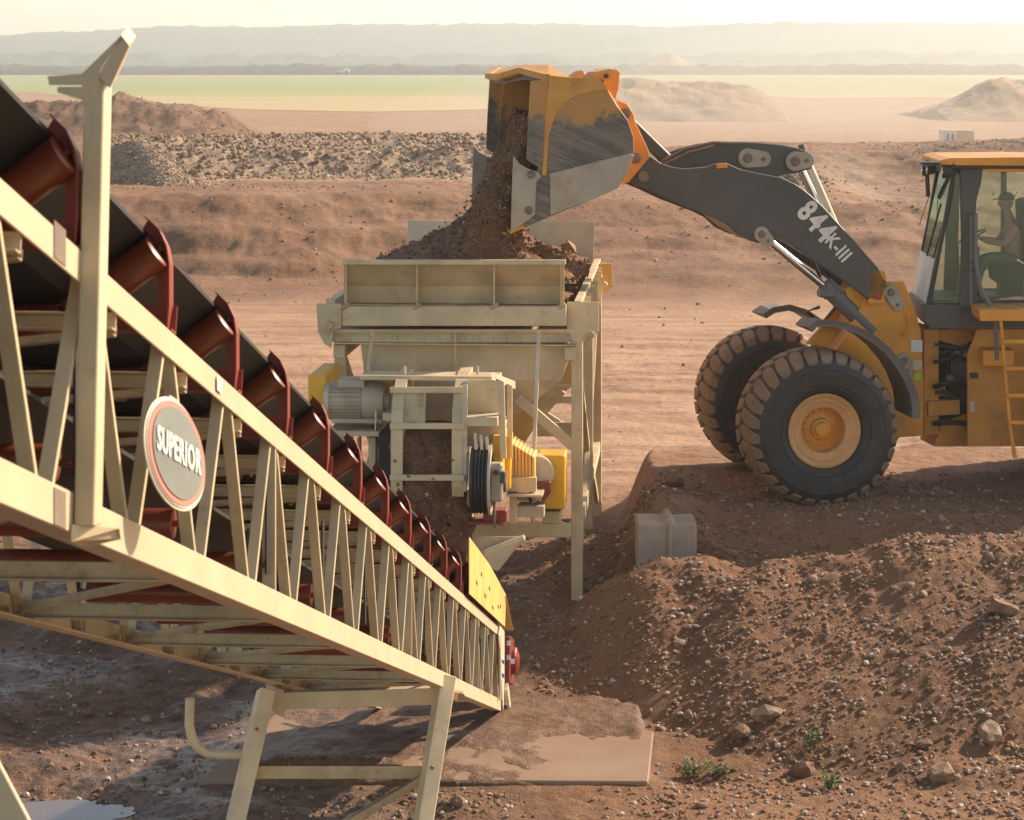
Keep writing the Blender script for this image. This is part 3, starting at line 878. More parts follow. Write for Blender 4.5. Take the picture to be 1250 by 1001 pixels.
# bracket beyond the left frame edge
# --------- round sign
sc_ = PX(212, 554, 7.55)
a_ = Vector((0.40, 0.80, -0.45)).normalized(); b_ = Vector((-0.076, 0.516, 0.85)); b_ = (b_ - a_ * b_.dot(a_)).normalized(); n_ = a_.cross(b_)
if n_.y > 0: n_ = -n_
def disc(r, off, mat, name, par):
    m_ = MB(); pts = [sc_ + n_ * off + a_ * (r * 1.02 * math.cos(t)) + b_ * (r * math.sin(t)) for t in [2 * math.pi * k / 56 for k in range(56)]]
    return m_.prism(pts, n_ * 0.006).build(name, mat, par)
sg_ = disc(0.190, 0.0, 'cream', 'sign_plate', conv)
disc(0.181, 0.005, 'white', 'sign_rim', sg_)
disc(0.176, 0.0085, 'sign_red', 'sign_ring', sg_)
disc(0.156, 0.012, 'sign_grey', 'sign_face', sg_)
text_obj('lettering', 'SUPERIOR', 0.118, sc_ + n_ * 0.021 + b_ * 0.004, a_, b_, 'white', sg_, bold=0.0028, extrude=0.001, sx=0.485)
MB().beam(sc_ - n_ * 0.004 - b_ * 0.15 + a_ * 0.0, sc_ - n_ * 0.004 + b_ * 0.2, 0.05, 0.008, n_).build('sign_bracket', 'tan', conv)

# --------- tail end: end plates, yellow skirt, red take-up
e = CV(YT - 0.04, 0.012, 0)
endp = MB().prism([CV(YT, 0.012, 0.0), CV(YT - 0.62, 0.012, DEP - 0.10), CV(YT - 0.42, 0.012, DEP), CV(YT + 0.15, 0.012, DEP - 0.02), CV(YT + 0.15, 0.012, 0.30)], CR * 0.010)
endp.build('end_plate', 'cream', conv)
endp = MB().prism([CV(YT - 0.50, 0.010, 0.10), CV(YT - 0.42, 0.010, 0.10), CV(YT - 0.42, 0.010, DEP - 0.1), CV(YT - 0.50, 0.010, DEP - 0.1)], CR * 0.02).build('end_post', 'cream', conv)
sk = MB().prism([CV(19.45, 0.03, DEP + 0.02), CV(23.6, 0.03, DEP + 0.02), CV(23.75, 0.03, DEP + 0.36), CV(21.6, 0.03, DEP + 0.47), CV(19.45, 0.03, DEP + 0.50)], CR * 0.008)
sk.build('skirt_panel', 'skirt', conv)
sk = MB().prism([CV(19.45, -W_ - 0.03, DEP + 0.02), CV(23.6, -W_ - 0.03, DEP + 0.02), CV(23.75, -W_ - 0.03, DEP + 0.36), CV(21.6, -W_ - 0.03, DEP + 0.47), CV(19.45, -W_ - 0.03, DEP + 0.50)], CR * 0.008)
sk.build('skirt_panel', 'skirt', conv)
for Y_, z_ in ((20.1, .18), (21.0, .14), (21.9, .10), (22.6, .16), (22.9, .19), (20.6, .3), (21.5, .25)):
    MB().beam(CV(Y_, 0.04, DEP + z_), CV(Y_ + 0.14, 0.04, DEP + z_ - 0.015), 0.004, 0.02, CN).build('skirt_slot', 'black', conv)
rt = MB().box(CV(24.2, -0.10, 0.55), (0.34, 0.55, 0.48), (CR, CD, CN)); rt.lathe(CV(24.15, 0.05, 0.55), CR, [(0, 0.02), (0, 0.14), (0.07, 0.14), (0.10, 0.06)], 20)
rg = rt.build('take_up_guard', 'red', conv, bevel=0.012)
for dz, dx in ((0.17, .012), (0.02, .012), (-0.02, .24)):
    MB().box(CV(23.92, 0.075 + dx * 0, 0.55 + dz) + CD * 0.02 + CR * (0.02 if dx > .1 else -0.02), (0.04, 0.012, 0.05), (CR, CD, CN)).build('warning_sticker', 'white', rg)
MB().prism([CV(24.0, -0.06, 0.86), CV(24.0, 0.10, 0.86), CV(23.6, 0.05, DEP + 0.34), CV(23.6, -0.06, DEP + 0.36)], -CD * 0.01).build('tail_flap', 'skirt', conv)
ft = MB().prism([CV(YT + 0.2, 0.03, 0.30), CV(YT + 0.26, 0.06, -0.02), CV(YT + 0.12, 0.06, -0.02), CV(YT + 0.08, 0.03, 0.22)], CR * 0.03).build('tail_foot', 'cream', conv)
for n1, s_ in ((0.50, 'MAC'), (0.36, 'HNE')):
    pl = MB().prism([CV(YT - 0.32, 0.024, n1 - 0.05), CV(YT + 0.02, 0.024, n1 - 0.05 - 0.10 + 0.10), CV(YT + 0.02, 0.024, n1 + 0.05), CV(YT - 0.32, 0.024, n1 + 0.05)], CR * 0.002).build('decal', 'white', conv)
    for q in range(4):
        MB().box(CV(YT - 0.25 + 0.08 * q, 0.028, n1), (0.003, 0.03, 0.06 if q % 2 else 0.035), (CR, CD, Vector((0, 0, 1)))).build('decal_mark', 'black', pl)

# --------- stand under the truss (legs run down to the mud)
SY = 17.85
def leg(px0, py0, px1, py1, Y0, Y1, w=0.15):
    a = PX(px0, py0, Y0); b = PX(px1, py1, Y1)
    d = (b - a).normalized(); t_ = (-1.2 - a.z) / d.z
    return a, a + d * t_
la, lb = leg(545, 826, 517, 1000, SY - 0.15, SY - 0.65)
MB().beam(la, lb, 0.12, 0.15, (0.25, -1, 0)).build('support_leg', 'tan', conv, bevel=0.006)
ra, rb_ = leg(325, 843, 288, 1000, SY - 0.10, SY - 0.60)
MB().beam(ra, rb_, 0.12, 0.15, (0.25, -1, 0)).build('support_leg', 'tan', conv, bevel=0.006)
xb = MB().chan(PX(345, 866, SY), PX(544, 860, SY - 0.05), Vector((0, 1, 0)), Vector((0, 0, 1)), 0.08, 0.13, 0.01).build('axle_beam', 'tan', conv, bevel=0.003)
MB().prism([PX(324, 836, SY), PX(346, 843, SY), PX(346, 874, SY), PX(334, 871, SY)], (0, 0.10, 0)).build('bracket', 'tan', conv)
MB().prism([PX(548, 843, SY - .1), PX(566, 848, SY - .1), PX(566, 856, SY - .1), PX(548, 854, SY - .1)], (0, 0.10, 0)).build('pin_lug', 'tan_grime', conv)
MB().lathe(PX(563, 851, SY - .16), (0, 1, 0), [(0, 0.0), (0, 0.03), (0.02, 0.03), (0.02, 0)], 14).build('pin', 'steel', conv, smooth=True)
ya = SY - 0.38
cb = MB().chan(PX(308, 951, ya) + Vector((0, 0.0, 0)), PX(524, 951, ya), Vector((0, 1, 0)), Vector((0, 0, 1)), 0.16, 0.10, 0.012)
cb.build('crossbar', 'tan_grime', conv, bevel=0.004)
# caked mud lying on the crossbar
xs = np.linspace(0, 1, 70); q0 = PX(312, 934, ya); q1 = PX(492, 934, ya)
vs = []; 
for i, f in enumerate(xs):
    c = q0.lerp(q1, float(f))
    for j in range(7):
        g = j / 6; hgt = 0.028 * math.sin(math.pi * g) * min(1, 8 * f, 8 * (1 - f)) * (0.7 + 0.9 * random.random())
        vs.append((c.x, c.y + 0.005 + 0.15 * g, c.z + 0.001 + hgt))
fs = [(i * 7 + j, i * 7 + j + 1, (i + 1) * 7 + j + 1, (i + 1) * 7 + j) for i in range(69) for j in range(6)]
cm = np_mesh('caked_mud', np.array(vs), np.array(fs), SOIL, True, np.tile(np.array([[0, .6, 0, 1.]]), (len(vs), 1)))
cm.parent = conv; cm.location = -ORG[conv]; tag(cm, kind='stuff')
da = PX(515, 958, SY - 0.45); db = PX(440, 1002, SY - 0.5); db = da + (db - da) * 2.2
MB().chan(da, db, Vector((0, 1, 0)), Vector((0.5, 0, 0.86)), 0.10, 0.11, 0.010).build('diagonal_brace', 'tan_grime', conv, bevel=0.003)
# hooked pipe on the left leg
jp = [PX(232, 853, SY - .3), PX(231, 885, SY - .3), PX(234, 900, SY - .3), PX(241, 912, SY - .3), PX(252, 919, SY - .3), PX(266, 921, SY - .3), PX(300, 921, SY - .3)]
MB().tube(jp, 0.037, 14).build('hooked_pipe', 'tan', conv, smooth=True)
# leg sleeve bolts
for a, b, f in ((la, lb, 0.28), (ra, rb_, 0.12), (ra, rb_, 0.45)):
    MB().lathe(a.lerp(b, f) + Vector((0, -0.095, 0)), (0, 1, 0), [(0, 0), (0, 0.016), (0.03, 0.016), (0.03, 0)], 10).build('bolt', 'steel', conv)
# the sunlit steel nose that cuts the lower left corner of the frame belongs to the same machine's inner leg
na = PX(-60, 860, 7.0); nb = PX(36, 1010, 7.0)
fend = thing('guard_rail_corner', 'pale sunlit steel plate corner close to the camera at bottom left', 'steel plate', PX(-30, 1250, 7.0))
MB().prism([PX(-160, 800, 7.0), PX(-30, 870, 7.0), PX(0, 934, 7.0), PX(40, 1010, 7.0), PX(90, 1110, 7.0), PX(90, 1400, 7.0), PX(-160, 1400, 7.0)], (-0.004, 0.03, 0)).build('plate', 'tan_lit_clean', fend, bevel=0.004)
MB().prism([PX(30, 1080, 7.0), PX(60, 1080, 7.0), PX(60, 3000, 7.0), PX(30, 3000, 7.0)], (0, 0.08, 0)).build('post', 'tan_lit_clean', fend)
# ------------------------------------------------------------ the dump hopper and its belt feeder
FF = Frame(PX(554, 317, 27.5), 4.4)
Fa, Fb, UP = FF.a, FF.b, Vector((0, 0, 1))
feeder = thing('hopper_feeder', 'beige steel dump hopper on tall legs with yellow guards and grey electric motor', 'hopper', FF.W(0, 3.0, -0.9))
def fp(px, py, d=0.0): return FF.P(px, py, d)
def plate(name, pts, th, mat='tan', par=None, bevel=0.0, **k):
    """pts: (px, py, d); th metres backwards"""
    return MB().prism([fp(*q) for q in pts], Fb * th).build(name, mat, par or feeder, bevel=bevel, **k)
def bar(name, p0, p1, w, h, mat='tan', par=None, up=(0, 0, 1), bevel=0.004):
    return MB().beam(fp(*p0), fp(*p1), w, h, up).build(name, mat, par or feeder, bevel=bevel)

# front wing, two folds with ribs
wing_ = MB().prism([fp(420, 372, .05), fp(689, 372, .05), fp(689, 349, -.02), fp(420, 349, -.02)], Fb * 0.014)
fw = wing_.build('front_wing', 'tan', feeder)
MB().prism([fp(420, 349.5, -.02), fp(689, 349.5, -.02), fp(689, 321, -.30), fp(420, 321, -.30)], Fb * 0.014).build('wing_fold', 'tan', fw)
bar('top_rail', (418, 320, -.33), (690.5, 320, -.33), 0.09, 0.055)
for x in (421, 508, 602, 684):
    q = MB().prism([fp(x, 323, -.34), fp(x, 371, -.20), fp(x, 371, .05), fp(x, 349, -.02), fp(x, 323, -.28)], Fa * 0.022)
    q.build('wing_rib', 'tan', feeder)
    MB().tube([fp(x - 3, 376, -.18), fp(x + 6, 371, -.18)], 0.03, 8).build('hinge_pin', 'tan_grime', feeder)
MB().box((fp(555, 372, -.13) + fp(555, 372, .05)) / 2, (2.66, 0.20, 0.016), (Fa, Fb, UP)).build('wing_ledge', 'tan_grime', feeder)
plate('front_band', [(418, 374, -.19), (691, 374, -.19), (691, 398, -.19), (418, 398, -.19)], 0.19, bevel=0.006)
plate('front_header', [(404, 402, -.05), (702, 402, -.05), (702, 406, -.05), (404, 406, -.05)], 0.30)
plate('header_web', [(406, 406, .04), (700, 406, .04), (700, 418, .04), (406, 418, .04)], 0.016)
MB().box(fp(555, 419.5, .0), (2.85, 0.16, 0.014), (Fa, Fb, UP)).build('header_flange', 'tan', feeder)
for pts in ([(386, 371, -.1), (417, 371, -.1), (417, 400, -.1), (407, 403, -.1), (404, 425, -.1), (396, 420, -.1), (388, 405, -.1)],
            [(692, 369, -.02), (731, 369, -.02), (731, 405, -.02), (712, 418, -.02), (700, 418, -.02), (692, 402, -.02)]):
    plate('side_bracket', pts, 0.05, bevel=0.004)
for px, py in ((398, 404), (402, 397), (716, 412), (721, 409)):
    MB().lathe(fp(px, py, -.16), Fb, [(0, 0.01), (0, 0.045), (0.06, 0.045), (0.06, 0.01)], 14).build('pivot_pin', 'tan_grime', feeder, smooth=True)
# tapered body
def body(name, top, bot, mat='tan'):
    vs = [fp(*q) for q in top] + [fp(*q) for q in bot]
    return MB().add(vs, [(0, 1, 5, 4), (1, 2, 6, 5), (2, 3, 7, 6), (3, 0, 4, 7), (4, 5, 6, 7), (3, 2, 1, 0)]).build(name, mat, feeder)
tz = FF.P(555, 418, .1).z; bz = FF.P(555, 505, .5).z
def W(x, d, z): return FF.W(x, d, z)
def fx(px, d=0.1, py=418): return (FF.P(px, py, d) - FF.o).dot(Fa)
x0, x1 = fx(440), fx(697); xb0, xb1 = fx(478, .5), fx(629, .5)
hb = MB().add([W(x0, .10, tz), W(x1, .10, tz), W(x1, 5.9, tz), W(x0, 5.9, tz), W(x0 + .05, .12, tz - .45), W(x1 - .12, .12, tz - .45), W(x1 - .12, 5.8, tz - .45), W(x0 + .05, 5.8, tz - .45), W(xb0, .35, bz), W(xb1, .35, bz), W(xb1, 5.5, bz), W(xb0, 5.5, bz)],
    [(0, 1, 5, 4), (1, 2, 6, 5), (2, 3, 7, 6), (3, 0, 4, 7), (4, 5, 9, 8), (5, 6, 10, 9), (6, 7, 11, 10), (7, 4, 8, 11), (8, 9, 10, 11)]).build('hopper_body', 'tan', feeder)
MB().beam(fp(556, 406, -.02), fp(556, 466, .06), 0.02, 0.06, Fb).build('stiffener', 'tan', feeder)
# side walls up to the low rim, back wall high
rim_z = 2.76
xl, xr = fx(420, 0, 372), fx(690, 0, 372)
for x, s in ((xl, -1), (xr, 1)):
    MB().add([W(x, .05, rim_z - .55), W(x, 5.95, rim_z - .55), W(x + s * .10, 5.95, rim_z), W(x + s * .10, .05, rim_z), W(x + s * .02, .05, rim_z - .55), W(x + s * .02, 5.95, rim_z - .55), W(x + s * .12, 5.95, rim_z), W(x + s * .12, .05, rim_z)],
        [(0, 1, 2, 3), (7, 6, 5, 4), (0, 4, 5, 1), (1, 5, 6, 2), (2, 6, 7, 3), (3, 7, 4, 0)]).build('side_wall', 'tan', feeder)
    MB().beam(W(x + s * .15, 0.0, rim_z - .02), W(x + s * .15, 5.95, rim_z - .02), 0.09, 0.06).build('side_rail', 'tan', feeder, bevel=0.004)
    MB().beam(W(x + s * .06, 0.0, rim_z - .62), W(x + s * .06, 5.95, rim_z - .62), 0.14, 0.16).build('long_beam', 'tan', feeder, bevel=0.004)
    for k in range(12):
        MB().box(W(x + s * .22, .35 + k * .49, rim_z - .22), (0.10, 0.02, 0.40), (Fa, Fb, UP)).build('side_rib', 'tan', feeder)
bw = MB().add([W(xl - .02, 5.98, rim_z - .5), W(xr + .06, 5.98, rim_z - .5), W(xr + .10, 6.15, 3.30), W(xl + .02, 6.15, 3.30), W(xl - .02, 6.0, rim_z - .5), W(xr + .06, 6.0, rim_z - .5), W(xr + .10, 6.17, 3.30), W(xl + .02, 6.17, 3.30)],
    [(3, 2, 1, 0), (4, 5, 6, 7), (0, 1, 5, 4), (1, 2, 6, 5), (2, 3, 7, 6), (3, 0, 4, 7)]).build('back_wing', 'cream', feeder)
# folding bracket at the far right
plate('fold_bracket', [(716, 322, 5.2), (747, 322, 5.2), (747, 352, 5.2), (738, 357, 5.2), (720, 364, 5.2), (706, 368, 5.2), (708, 350, 5.2)], 0.03, 'skirt')
plate('fold_bracket', [(700, 338, 4.4), (733, 330, 4.4), (738, 345, 4.4), (728, 364, 4.4), (700, 371, 4.4)], 0.03, 'skirt')
for px, py, d in ((738, 348, 4.9), (731, 338, 4.3), (724, 356, 4.3), (732, 330, 5.1)):
    MB().lathe(fp(px, py, d), Fb, [(0, 0.01), (0, 0.04), (0.12, 0.04), (0.12, 0.01)], 14).build('pivot_pin', 'cream', feeder, smooth=True)
# legs
GZ = -1.05
xll, xlr = fx(414, 0), fx(704, 0)
lg = None
for x in (xll, xlr):
    for d in (0.05, 3.0, 6.0):
        nm = MB().beam(W(x, d + .06, tz + .12), W(x, d + .06, GZ), 0.135, 0.13, Fb).build('leg', 'tan', feeder, bevel=0.006)
    for d0, d1 in ((0.15, 3.0), (6.0, 3.1)):
        MB().beam(W(x, d0, tz - 0.1), W(x, d1, tz - 1.75), 0.06, 0.09, Fb).build('brace', 'tan', feeder)
        MB().beam(W(x, d0, tz - 3.0), W(x, d1, tz - 1.75), 0.06, 0.09, Fb).build('brace', 'tan', feeder)
    MB().beam(W(x, 0.12, FF.P(600, 646, 0).z), W(x, 6.0, FF.P(600, 646, 0).z), 0.10, 0.16).build('sill_beam', 'tan', feeder)
bar('cross_beam', (440, 646, .02), (697, 646, .02), 0.12, 0.17, bevel=0.006)
bar('diagonal_strut', (632, 486, .05), (700, 545, .05), 0.06, 0.12, up=Fa)
bar('diagonal_strut', (632, 486, 3.05), (700, 530, 3.05), 0.06, 0.12, up=Fa)
bar('tie_rod', (455, 404, -.3), (447, 470, -.9), 0.035, 0.035, bevel=0.0)
bar('tie_rod', (658, 404, -.3), (650, 592, -1.0), 0.04, 0.04, 'cream', bevel=0.0)
# gussets on the right flank
plate('flank_gusset', [(700, 425, 1.6), (688, 430, 1.6), (660, 462, 1.6), (668, 470, 1.6), (690, 478, 1.6), (700, 470, 1.6)], 0.03, 'skirt')
plate('flank_gusset', [(662, 458, 2.6), (690, 480, 2.6), (668, 505, 2.6), (648, 512, 2.6), (637, 494, 2.6)], 0.5, 'tan')
plate('flank_gusset', [(624, 500, 1.0), (656, 506, 1.0), (656, 516, 1.0), (632, 555, 1.0), (622, 550, 1.0)], 0.3, 'skirt')
bar('flank_rail', (640, 470, .9), (700, 470, .9), 0.05, 0.05, 'cream')
bar('flank_rail', (672, 488, 2.0), (700, 488, 2.0), 0.05, 0.08)
bar('flank_rail', (656, 524, 2.4), (700, 524, 2.4), 0.05, 0.18)

# belt feeder head: hood with curved cheeks
hz = {}
def cheek(px, name='hood_cheek', dz=0):
    ys = [(462, -1.45), (468, -1.70), (480, -1.93), (500, -2.08), (525, -2.14), (590, -2.14), (604, -2.10), (604, -1.95), (530, -1.80), (500, -1.10), (462, -1.0)]
    pts = []
    for py, d in ys:
        z = FF.P(px, py, -2.0).z
        pts.append(FF.W(fx(px, -2.0, 520), d, z))
    return MB().prism(pts, Fa * 0.13).build(name, 'tan', feeder)
cheek(479); cheek(553)
for py, d in ((476, -1.95), (520, -2.16), (583, -2.17)):
    MB().beam(fp(476, py, d), fp(567, py, d), 0.03, 0.065).build('hood_strap', 'tan', feeder, bevel=0.003)
MB().box((fp(447, 459, -1.6) + fp(605, 459, -1.3)) / 2, (1.58, 0.40, 0.05), (Fa, Fb, UP)).build('hood_roof', 'tan', feeder, bevel=0.004)
plate('roof_flange', [(600, 455, -2.1), (629, 466, -1.3), (629, 475, -1.3), (600, 463, -2.1)], 0.03, 'cream')
for px in (494, 592 - 9):
    MB().tube([fp(px, 457, -1.8), fp(px, 447, -1.8)], 0.015, 8).build('lifting_pin', 'cream', feeder)
plate('hood_back', [(484, 462, -.9), (566, 462, -.9), (566, 490, -.9), (484, 490, -.9)], 0.02, 'tan')
plate('inner_guard', [(520, 482, -1.3), (565, 482, -1.3), (565, 505, -1.3), (520, 505, -1.3)], 0.03, 'plate')
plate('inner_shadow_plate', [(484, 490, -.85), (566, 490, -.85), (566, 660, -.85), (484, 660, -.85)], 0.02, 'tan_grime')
MB().lathe(fp(484, 560, -1.45), Fa, [(0, 0.05), (0, 0.33), (0.80, 0.33), (0.80, 0.05)], 32).build('head_pulley', 'belt', feeder, smooth=True)
fb = MB().box((fp(526, 527, -1.4) + fp(526, 527, 5.0)) / 2, (0.78, 6.4, 0.02), (Fa, Fb, UP)).build('feeder_belt', 'belt', feeder)
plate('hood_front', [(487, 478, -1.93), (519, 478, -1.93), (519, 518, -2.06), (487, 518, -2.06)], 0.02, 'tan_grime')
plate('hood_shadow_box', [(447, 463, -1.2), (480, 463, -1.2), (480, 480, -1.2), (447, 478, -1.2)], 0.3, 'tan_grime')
# right cheek frame
ck = plate('side_panel', [(568, 464, -1.75), (606, 464, -1.75), (613, 530, -1.75), (606, 545, -1.75), (568, 545, -1.75)], 0.03, 'tan')
for px, py in ((600, 478), (600, 495), (600, 512), (577, 535)):
    MB().lathe(fp(px, py, -1.79), Fb, [(0, 0.0), (0, 0.02), (0.03, 0.02)], 8).build('bolt', 'cream', ck)
MB().box(fp(587, 512, -1.95), (0.40, 0.36, 0.10), (Fa, Fb, UP)).build('side_ledge', 'tan', feeder, bevel=0.005)
plate('side_upright', [(606, 462, -1.95), (615, 466, -1.95), (618, 560, -1.95), (611, 560, -1.95)], 0.06, 'tan')
plate('side_upright', [(619, 468, -1.6), (625, 471, -1.6), (625, 560, -1.6), (619, 560, -1.6)], 0.06, 'tan')
bar('side_upright', (568, 470, -2.12), (567, 600, -2.12), 0.05, 0.04, 'cream', up=Fb)
mbp = MB()
pc = fp(576, 585, -2.0)
prof = [(0, 0.06), (0, 0.36)]
for k in range(5): prof += [(0.02 + k * 0.04, 0.375), (0.035 + k * 0.04, 0.375), (0.037 + k * 0.04, 0.355), (0.04 + k * 0.04, 0.355)]
prof += [(0.225, 0.375), (0.23, 0.06)]
mbp.lathe(pc, Fa, prof, 40).build('drive_pulley', 'black', feeder, smooth=True)
MB().lathe(fp(598, 585, -2.0), Fa, [(0, 0.30), (0, 0.40), (0.03, 0.40), (0.03, 0.30)], 40, closed=True).build('pulley_guard_ring', 'cream', feeder, smooth=True)
for k, px in enumerate((580, 587, 594)):
    bar('cover_tooth', (px, 529 + k * 2, -2.2), (px + 1, 549, -2.25), 0.03, 0.02, 'cream', up=Fb, bevel=0)
brg = MB().lathe(fp(600, 588, -2.05), Fa, [(0, 0.03), (0, 0.19), (0.05, 0.22), (0.11, 0.20), (0.12, 0.12), (0.17, 0.11), (0.17, 0.03)], 28).build('gear_housing', 'steel', feeder, smooth=True)
MB().box(fp(606, 588, -2.2), (0.14, 0.16, 0.42), (Fa, Fb, UP)).build('bearing_block', 'plate', feeder, bevel=0.02)
MB().box(fp(614, 582, -2.25), (0.06, 0.12, 0.14), (Fa, Fb, UP)).build('motor_plate', 'chrome', brg, bevel=0.01)
MB().lathe(fp(605, 577, -2.31), Fb, [(0, 0.0), (0, 0.03), (0.05, 0.03)], 12).build('hub_cap', 'black', brg)
MB().box(fp(605, 628, -1.95), (0.26, 0.22, 0.13), (Fa, Fb, UP)).build('gear_base', 'red', feeder, bevel=0.01)
MB().box(fp(590, 636, -1.95), (0.48, 0.30, 0.025), (Fa, Fb, UP)).build('base_plate', 'red', feeder)
MB().tube([fp(603, 610, -2.1), fp(604, 645, -2.1)], 0.018, 8).build('adjusting_screw', 'steel', feeder)
# guards and drives on the right
def gbox(name, pa, pb, d0, d1, mat, bevel=0.01, par=None):
    a = fp(pa[0], pa[1], d0); b = fp(pb[0], pb[1], d0)
    xa = (a - FF.o).dot(Fa); xb = (b - FF.o).dot(Fa)
    c = FF.W((xa + xb) / 2, (d0 + d1) / 2, (a.z + b.z) / 2)
    return MB().box(c, (abs(xb - xa), d1 - d0, abs(a.z - b.z)), (Fa, Fb, UP)).build(name, mat, par or feeder, bevel=bevel)
gbox('yellow_guard', (601, 532), (614, 602), -1.9, -1.3, 'guard')
gbox('yellow_guard', (614, 534), (623, 598), -1.6, -1.2, 'guard')
gbox('yellow_guard', (655, 556), (690, 622), -.9, -.45, 'guard', 0.015)
gbox('yellow_guard', (376, 458), (397, 500), -1.3, -.2, 'guard', 0.015)
gbox('guard_edge', (389, 454), (405, 462), -.6, -.1, 'guard', 0.01)
for k in range(7):
    x = 624 + k * 4.2
    MB().prism([fp(x, 541 + k * 2.6, -1.3), fp(x + 3.1, 543 + k * 2.6, -1.3), fp(x + 3.6, 585, -1.3), fp(x, 585, -1.3)], Fb * 0.5).build('ribbed_cover_strip', 'skirt', feeder)
MB().lathe(fp(655, 578, -1.0), Fb, [(0, .05), (0, .2), (.2, .2), (.2, .05)], 20).build('drive_shaft_housing', 'cream', feeder, smooth=True)
MB().prism([fp(655, 590, -1.1), fp(672, 588, -1.1), fp(673, 600, -1.1), fp(664, 612, -1.1), (fp(655, 608, -1.1))], Fb * .3).build('gearbox', 'red', feeder, bevel=0.01)
bar('shelf_beam', (618, 591, -1.35), (655, 591, -1.35), 0.08, 0.16)
gbox('deck_plate', (618, 604), (662, 607), -1.5, -.9, 'cream', 0.0)
gbox('deck_plate', (631, 618), (664, 632), -1.2, -.9, 'cream', 0.004)
gbox('deck_plate', (631, 600), (655, 612), -1.0, -.7, 'cream', 0.004)
gbox('post', (622, 606), (631, 640), -1.35, -1.2, 'tan')
gbox('post', (648, 606), (652, 640), -1.0, -.9, 'cream')
MB().prism([fp(650, 600, -1.4), fp(662, 607, -1.4), fp(660, 612, -1.4), fp(648, 606, -1.4)], Fb * .3).build('deck_bracket', 'tan', feeder)
gbox('lower_box', (662, 624), (684, 640), -.8, -.3, 'tan_grime')
# discharge chute towards the conveyor
ch = plate('chute_plate', [(566, 655, -1.9), (642, 655, -1.9), (608, 697, -1.9), (586, 690, -1.9), (566, 690, -1.9)], 0.02, 'tan')
MB().beam(fp(591, 673, -1.98), fp(640, 656, -1.98), 0.10, 0.05).build('chute_lip', 'cream', ch)
plate('chute_plate', [(592, 676, -2.2), (634, 660, -2.2), (610, 694, -2.2), (596, 691, -2.2)], 0.02, 'tan')
# motor on its shelf
mc = fp(398, 489, -1.3)
L_m = (fx(476, -1.3) - fx(398, -1.3))
mo = MB().lathe(mc, Fa, [(0, .03), (0, .20), (.05, .215), (.06, .215), (.06, .19), (L_m * .58, .19), (L_m * .60, .225), (L_m * .75, .235), (L_m * .92, .20), (L_m * .93, .12), (L_m, .10), (L_m, .02)], 32)
mo.build('motor', 'motor', feeder, smooth=True)
mobj = feeder.children[-1]
for o in feeder.children:
    if o.name.startswith('motor') and 'plate' not in o.name: mobj = o
finm = None
for k in range(16):
    a = math.pi * (-0.62 + k * 1.24 / 15) + math.pi
    dirv = (UP * math.sin(a - math.pi) + (-Fb) * math.cos(a - math.pi))
    tv = Fa.cross(dirv)
    c = mc + Fa * (L_m * .32) + dirv * 0.205
    MB().box(c, (L_m * .50, 0.035, 0.008), (Fa, dirv, tv)).build('fin', 'motor', mobj)
gbox('terminal_box', (412, 464), (445, 474), -1.45, -1.1, 'motor', 0.01, mobj)
gbox('motor_foot', (405, 511), (466, 517), -1.5, -1.0, 'motor', 0.004, mobj)
gbox('motor_shelf', (400, 526), (463, 533), -1.6, -.8, 'cream', 0.004)
for px in (398, 459):
    MB().tube([fp(px, 500, -1.55), fp(px, 528, -1.55)], 0.018, 8).build('tension_bolt', 'chrome', feeder)
gbox('shelf_post', (450, 534), (459, 610), -1.3, -1.18, 'tan')
gbox('shelf_post', (424, 534), (430, 610), -1.0, -.9, 'skirt')
gbox('shelf_post', (436, 534), (440, 610), -.9, -.8, 'skirt')
gbox('shelf_bracket', (467, 504), (479, 514), -1.7, -1.3, 'cream')
gbox('long_frame', (462, 530), (480, 650), -1.7, 5.0, 'belt', 0.004)
gbox('long_frame', (568, 600), (574, 640), -1.3, 5.0, 'tan', 0.004)

# bolts, cables and small fittings
hb0 = MB().lathe(fp(416, 411, .035), -Fb, [(0, 0), (0, .022), (.02, .022), (.02, 0)], 6).build('bolt', 'cream', feeder)
for k in range(1, 18):
    copy_at(hb0, Fa * (.165 * k), feeder)
for y in (440, 520, 600, 640, 652):
    copy_at(hb0, fp(704, y, .03) - fp(416, 411, .035), feeder)
for a_, b_, c_, d_ in (((640, 590, -1.2), (648, 612, -1.0), (672, 630, -.3), (694, 637, -.1)), ((455, 520, -1.3), (468, 560, -1.5), (462, 590, -1.4), (470, 640, -1.2))):
    MB().tube([fp(*a_), fp(*b_), fp(*c_), fp(*d_)], .014, 7).build('cable', 'hose', feeder, smooth=True)

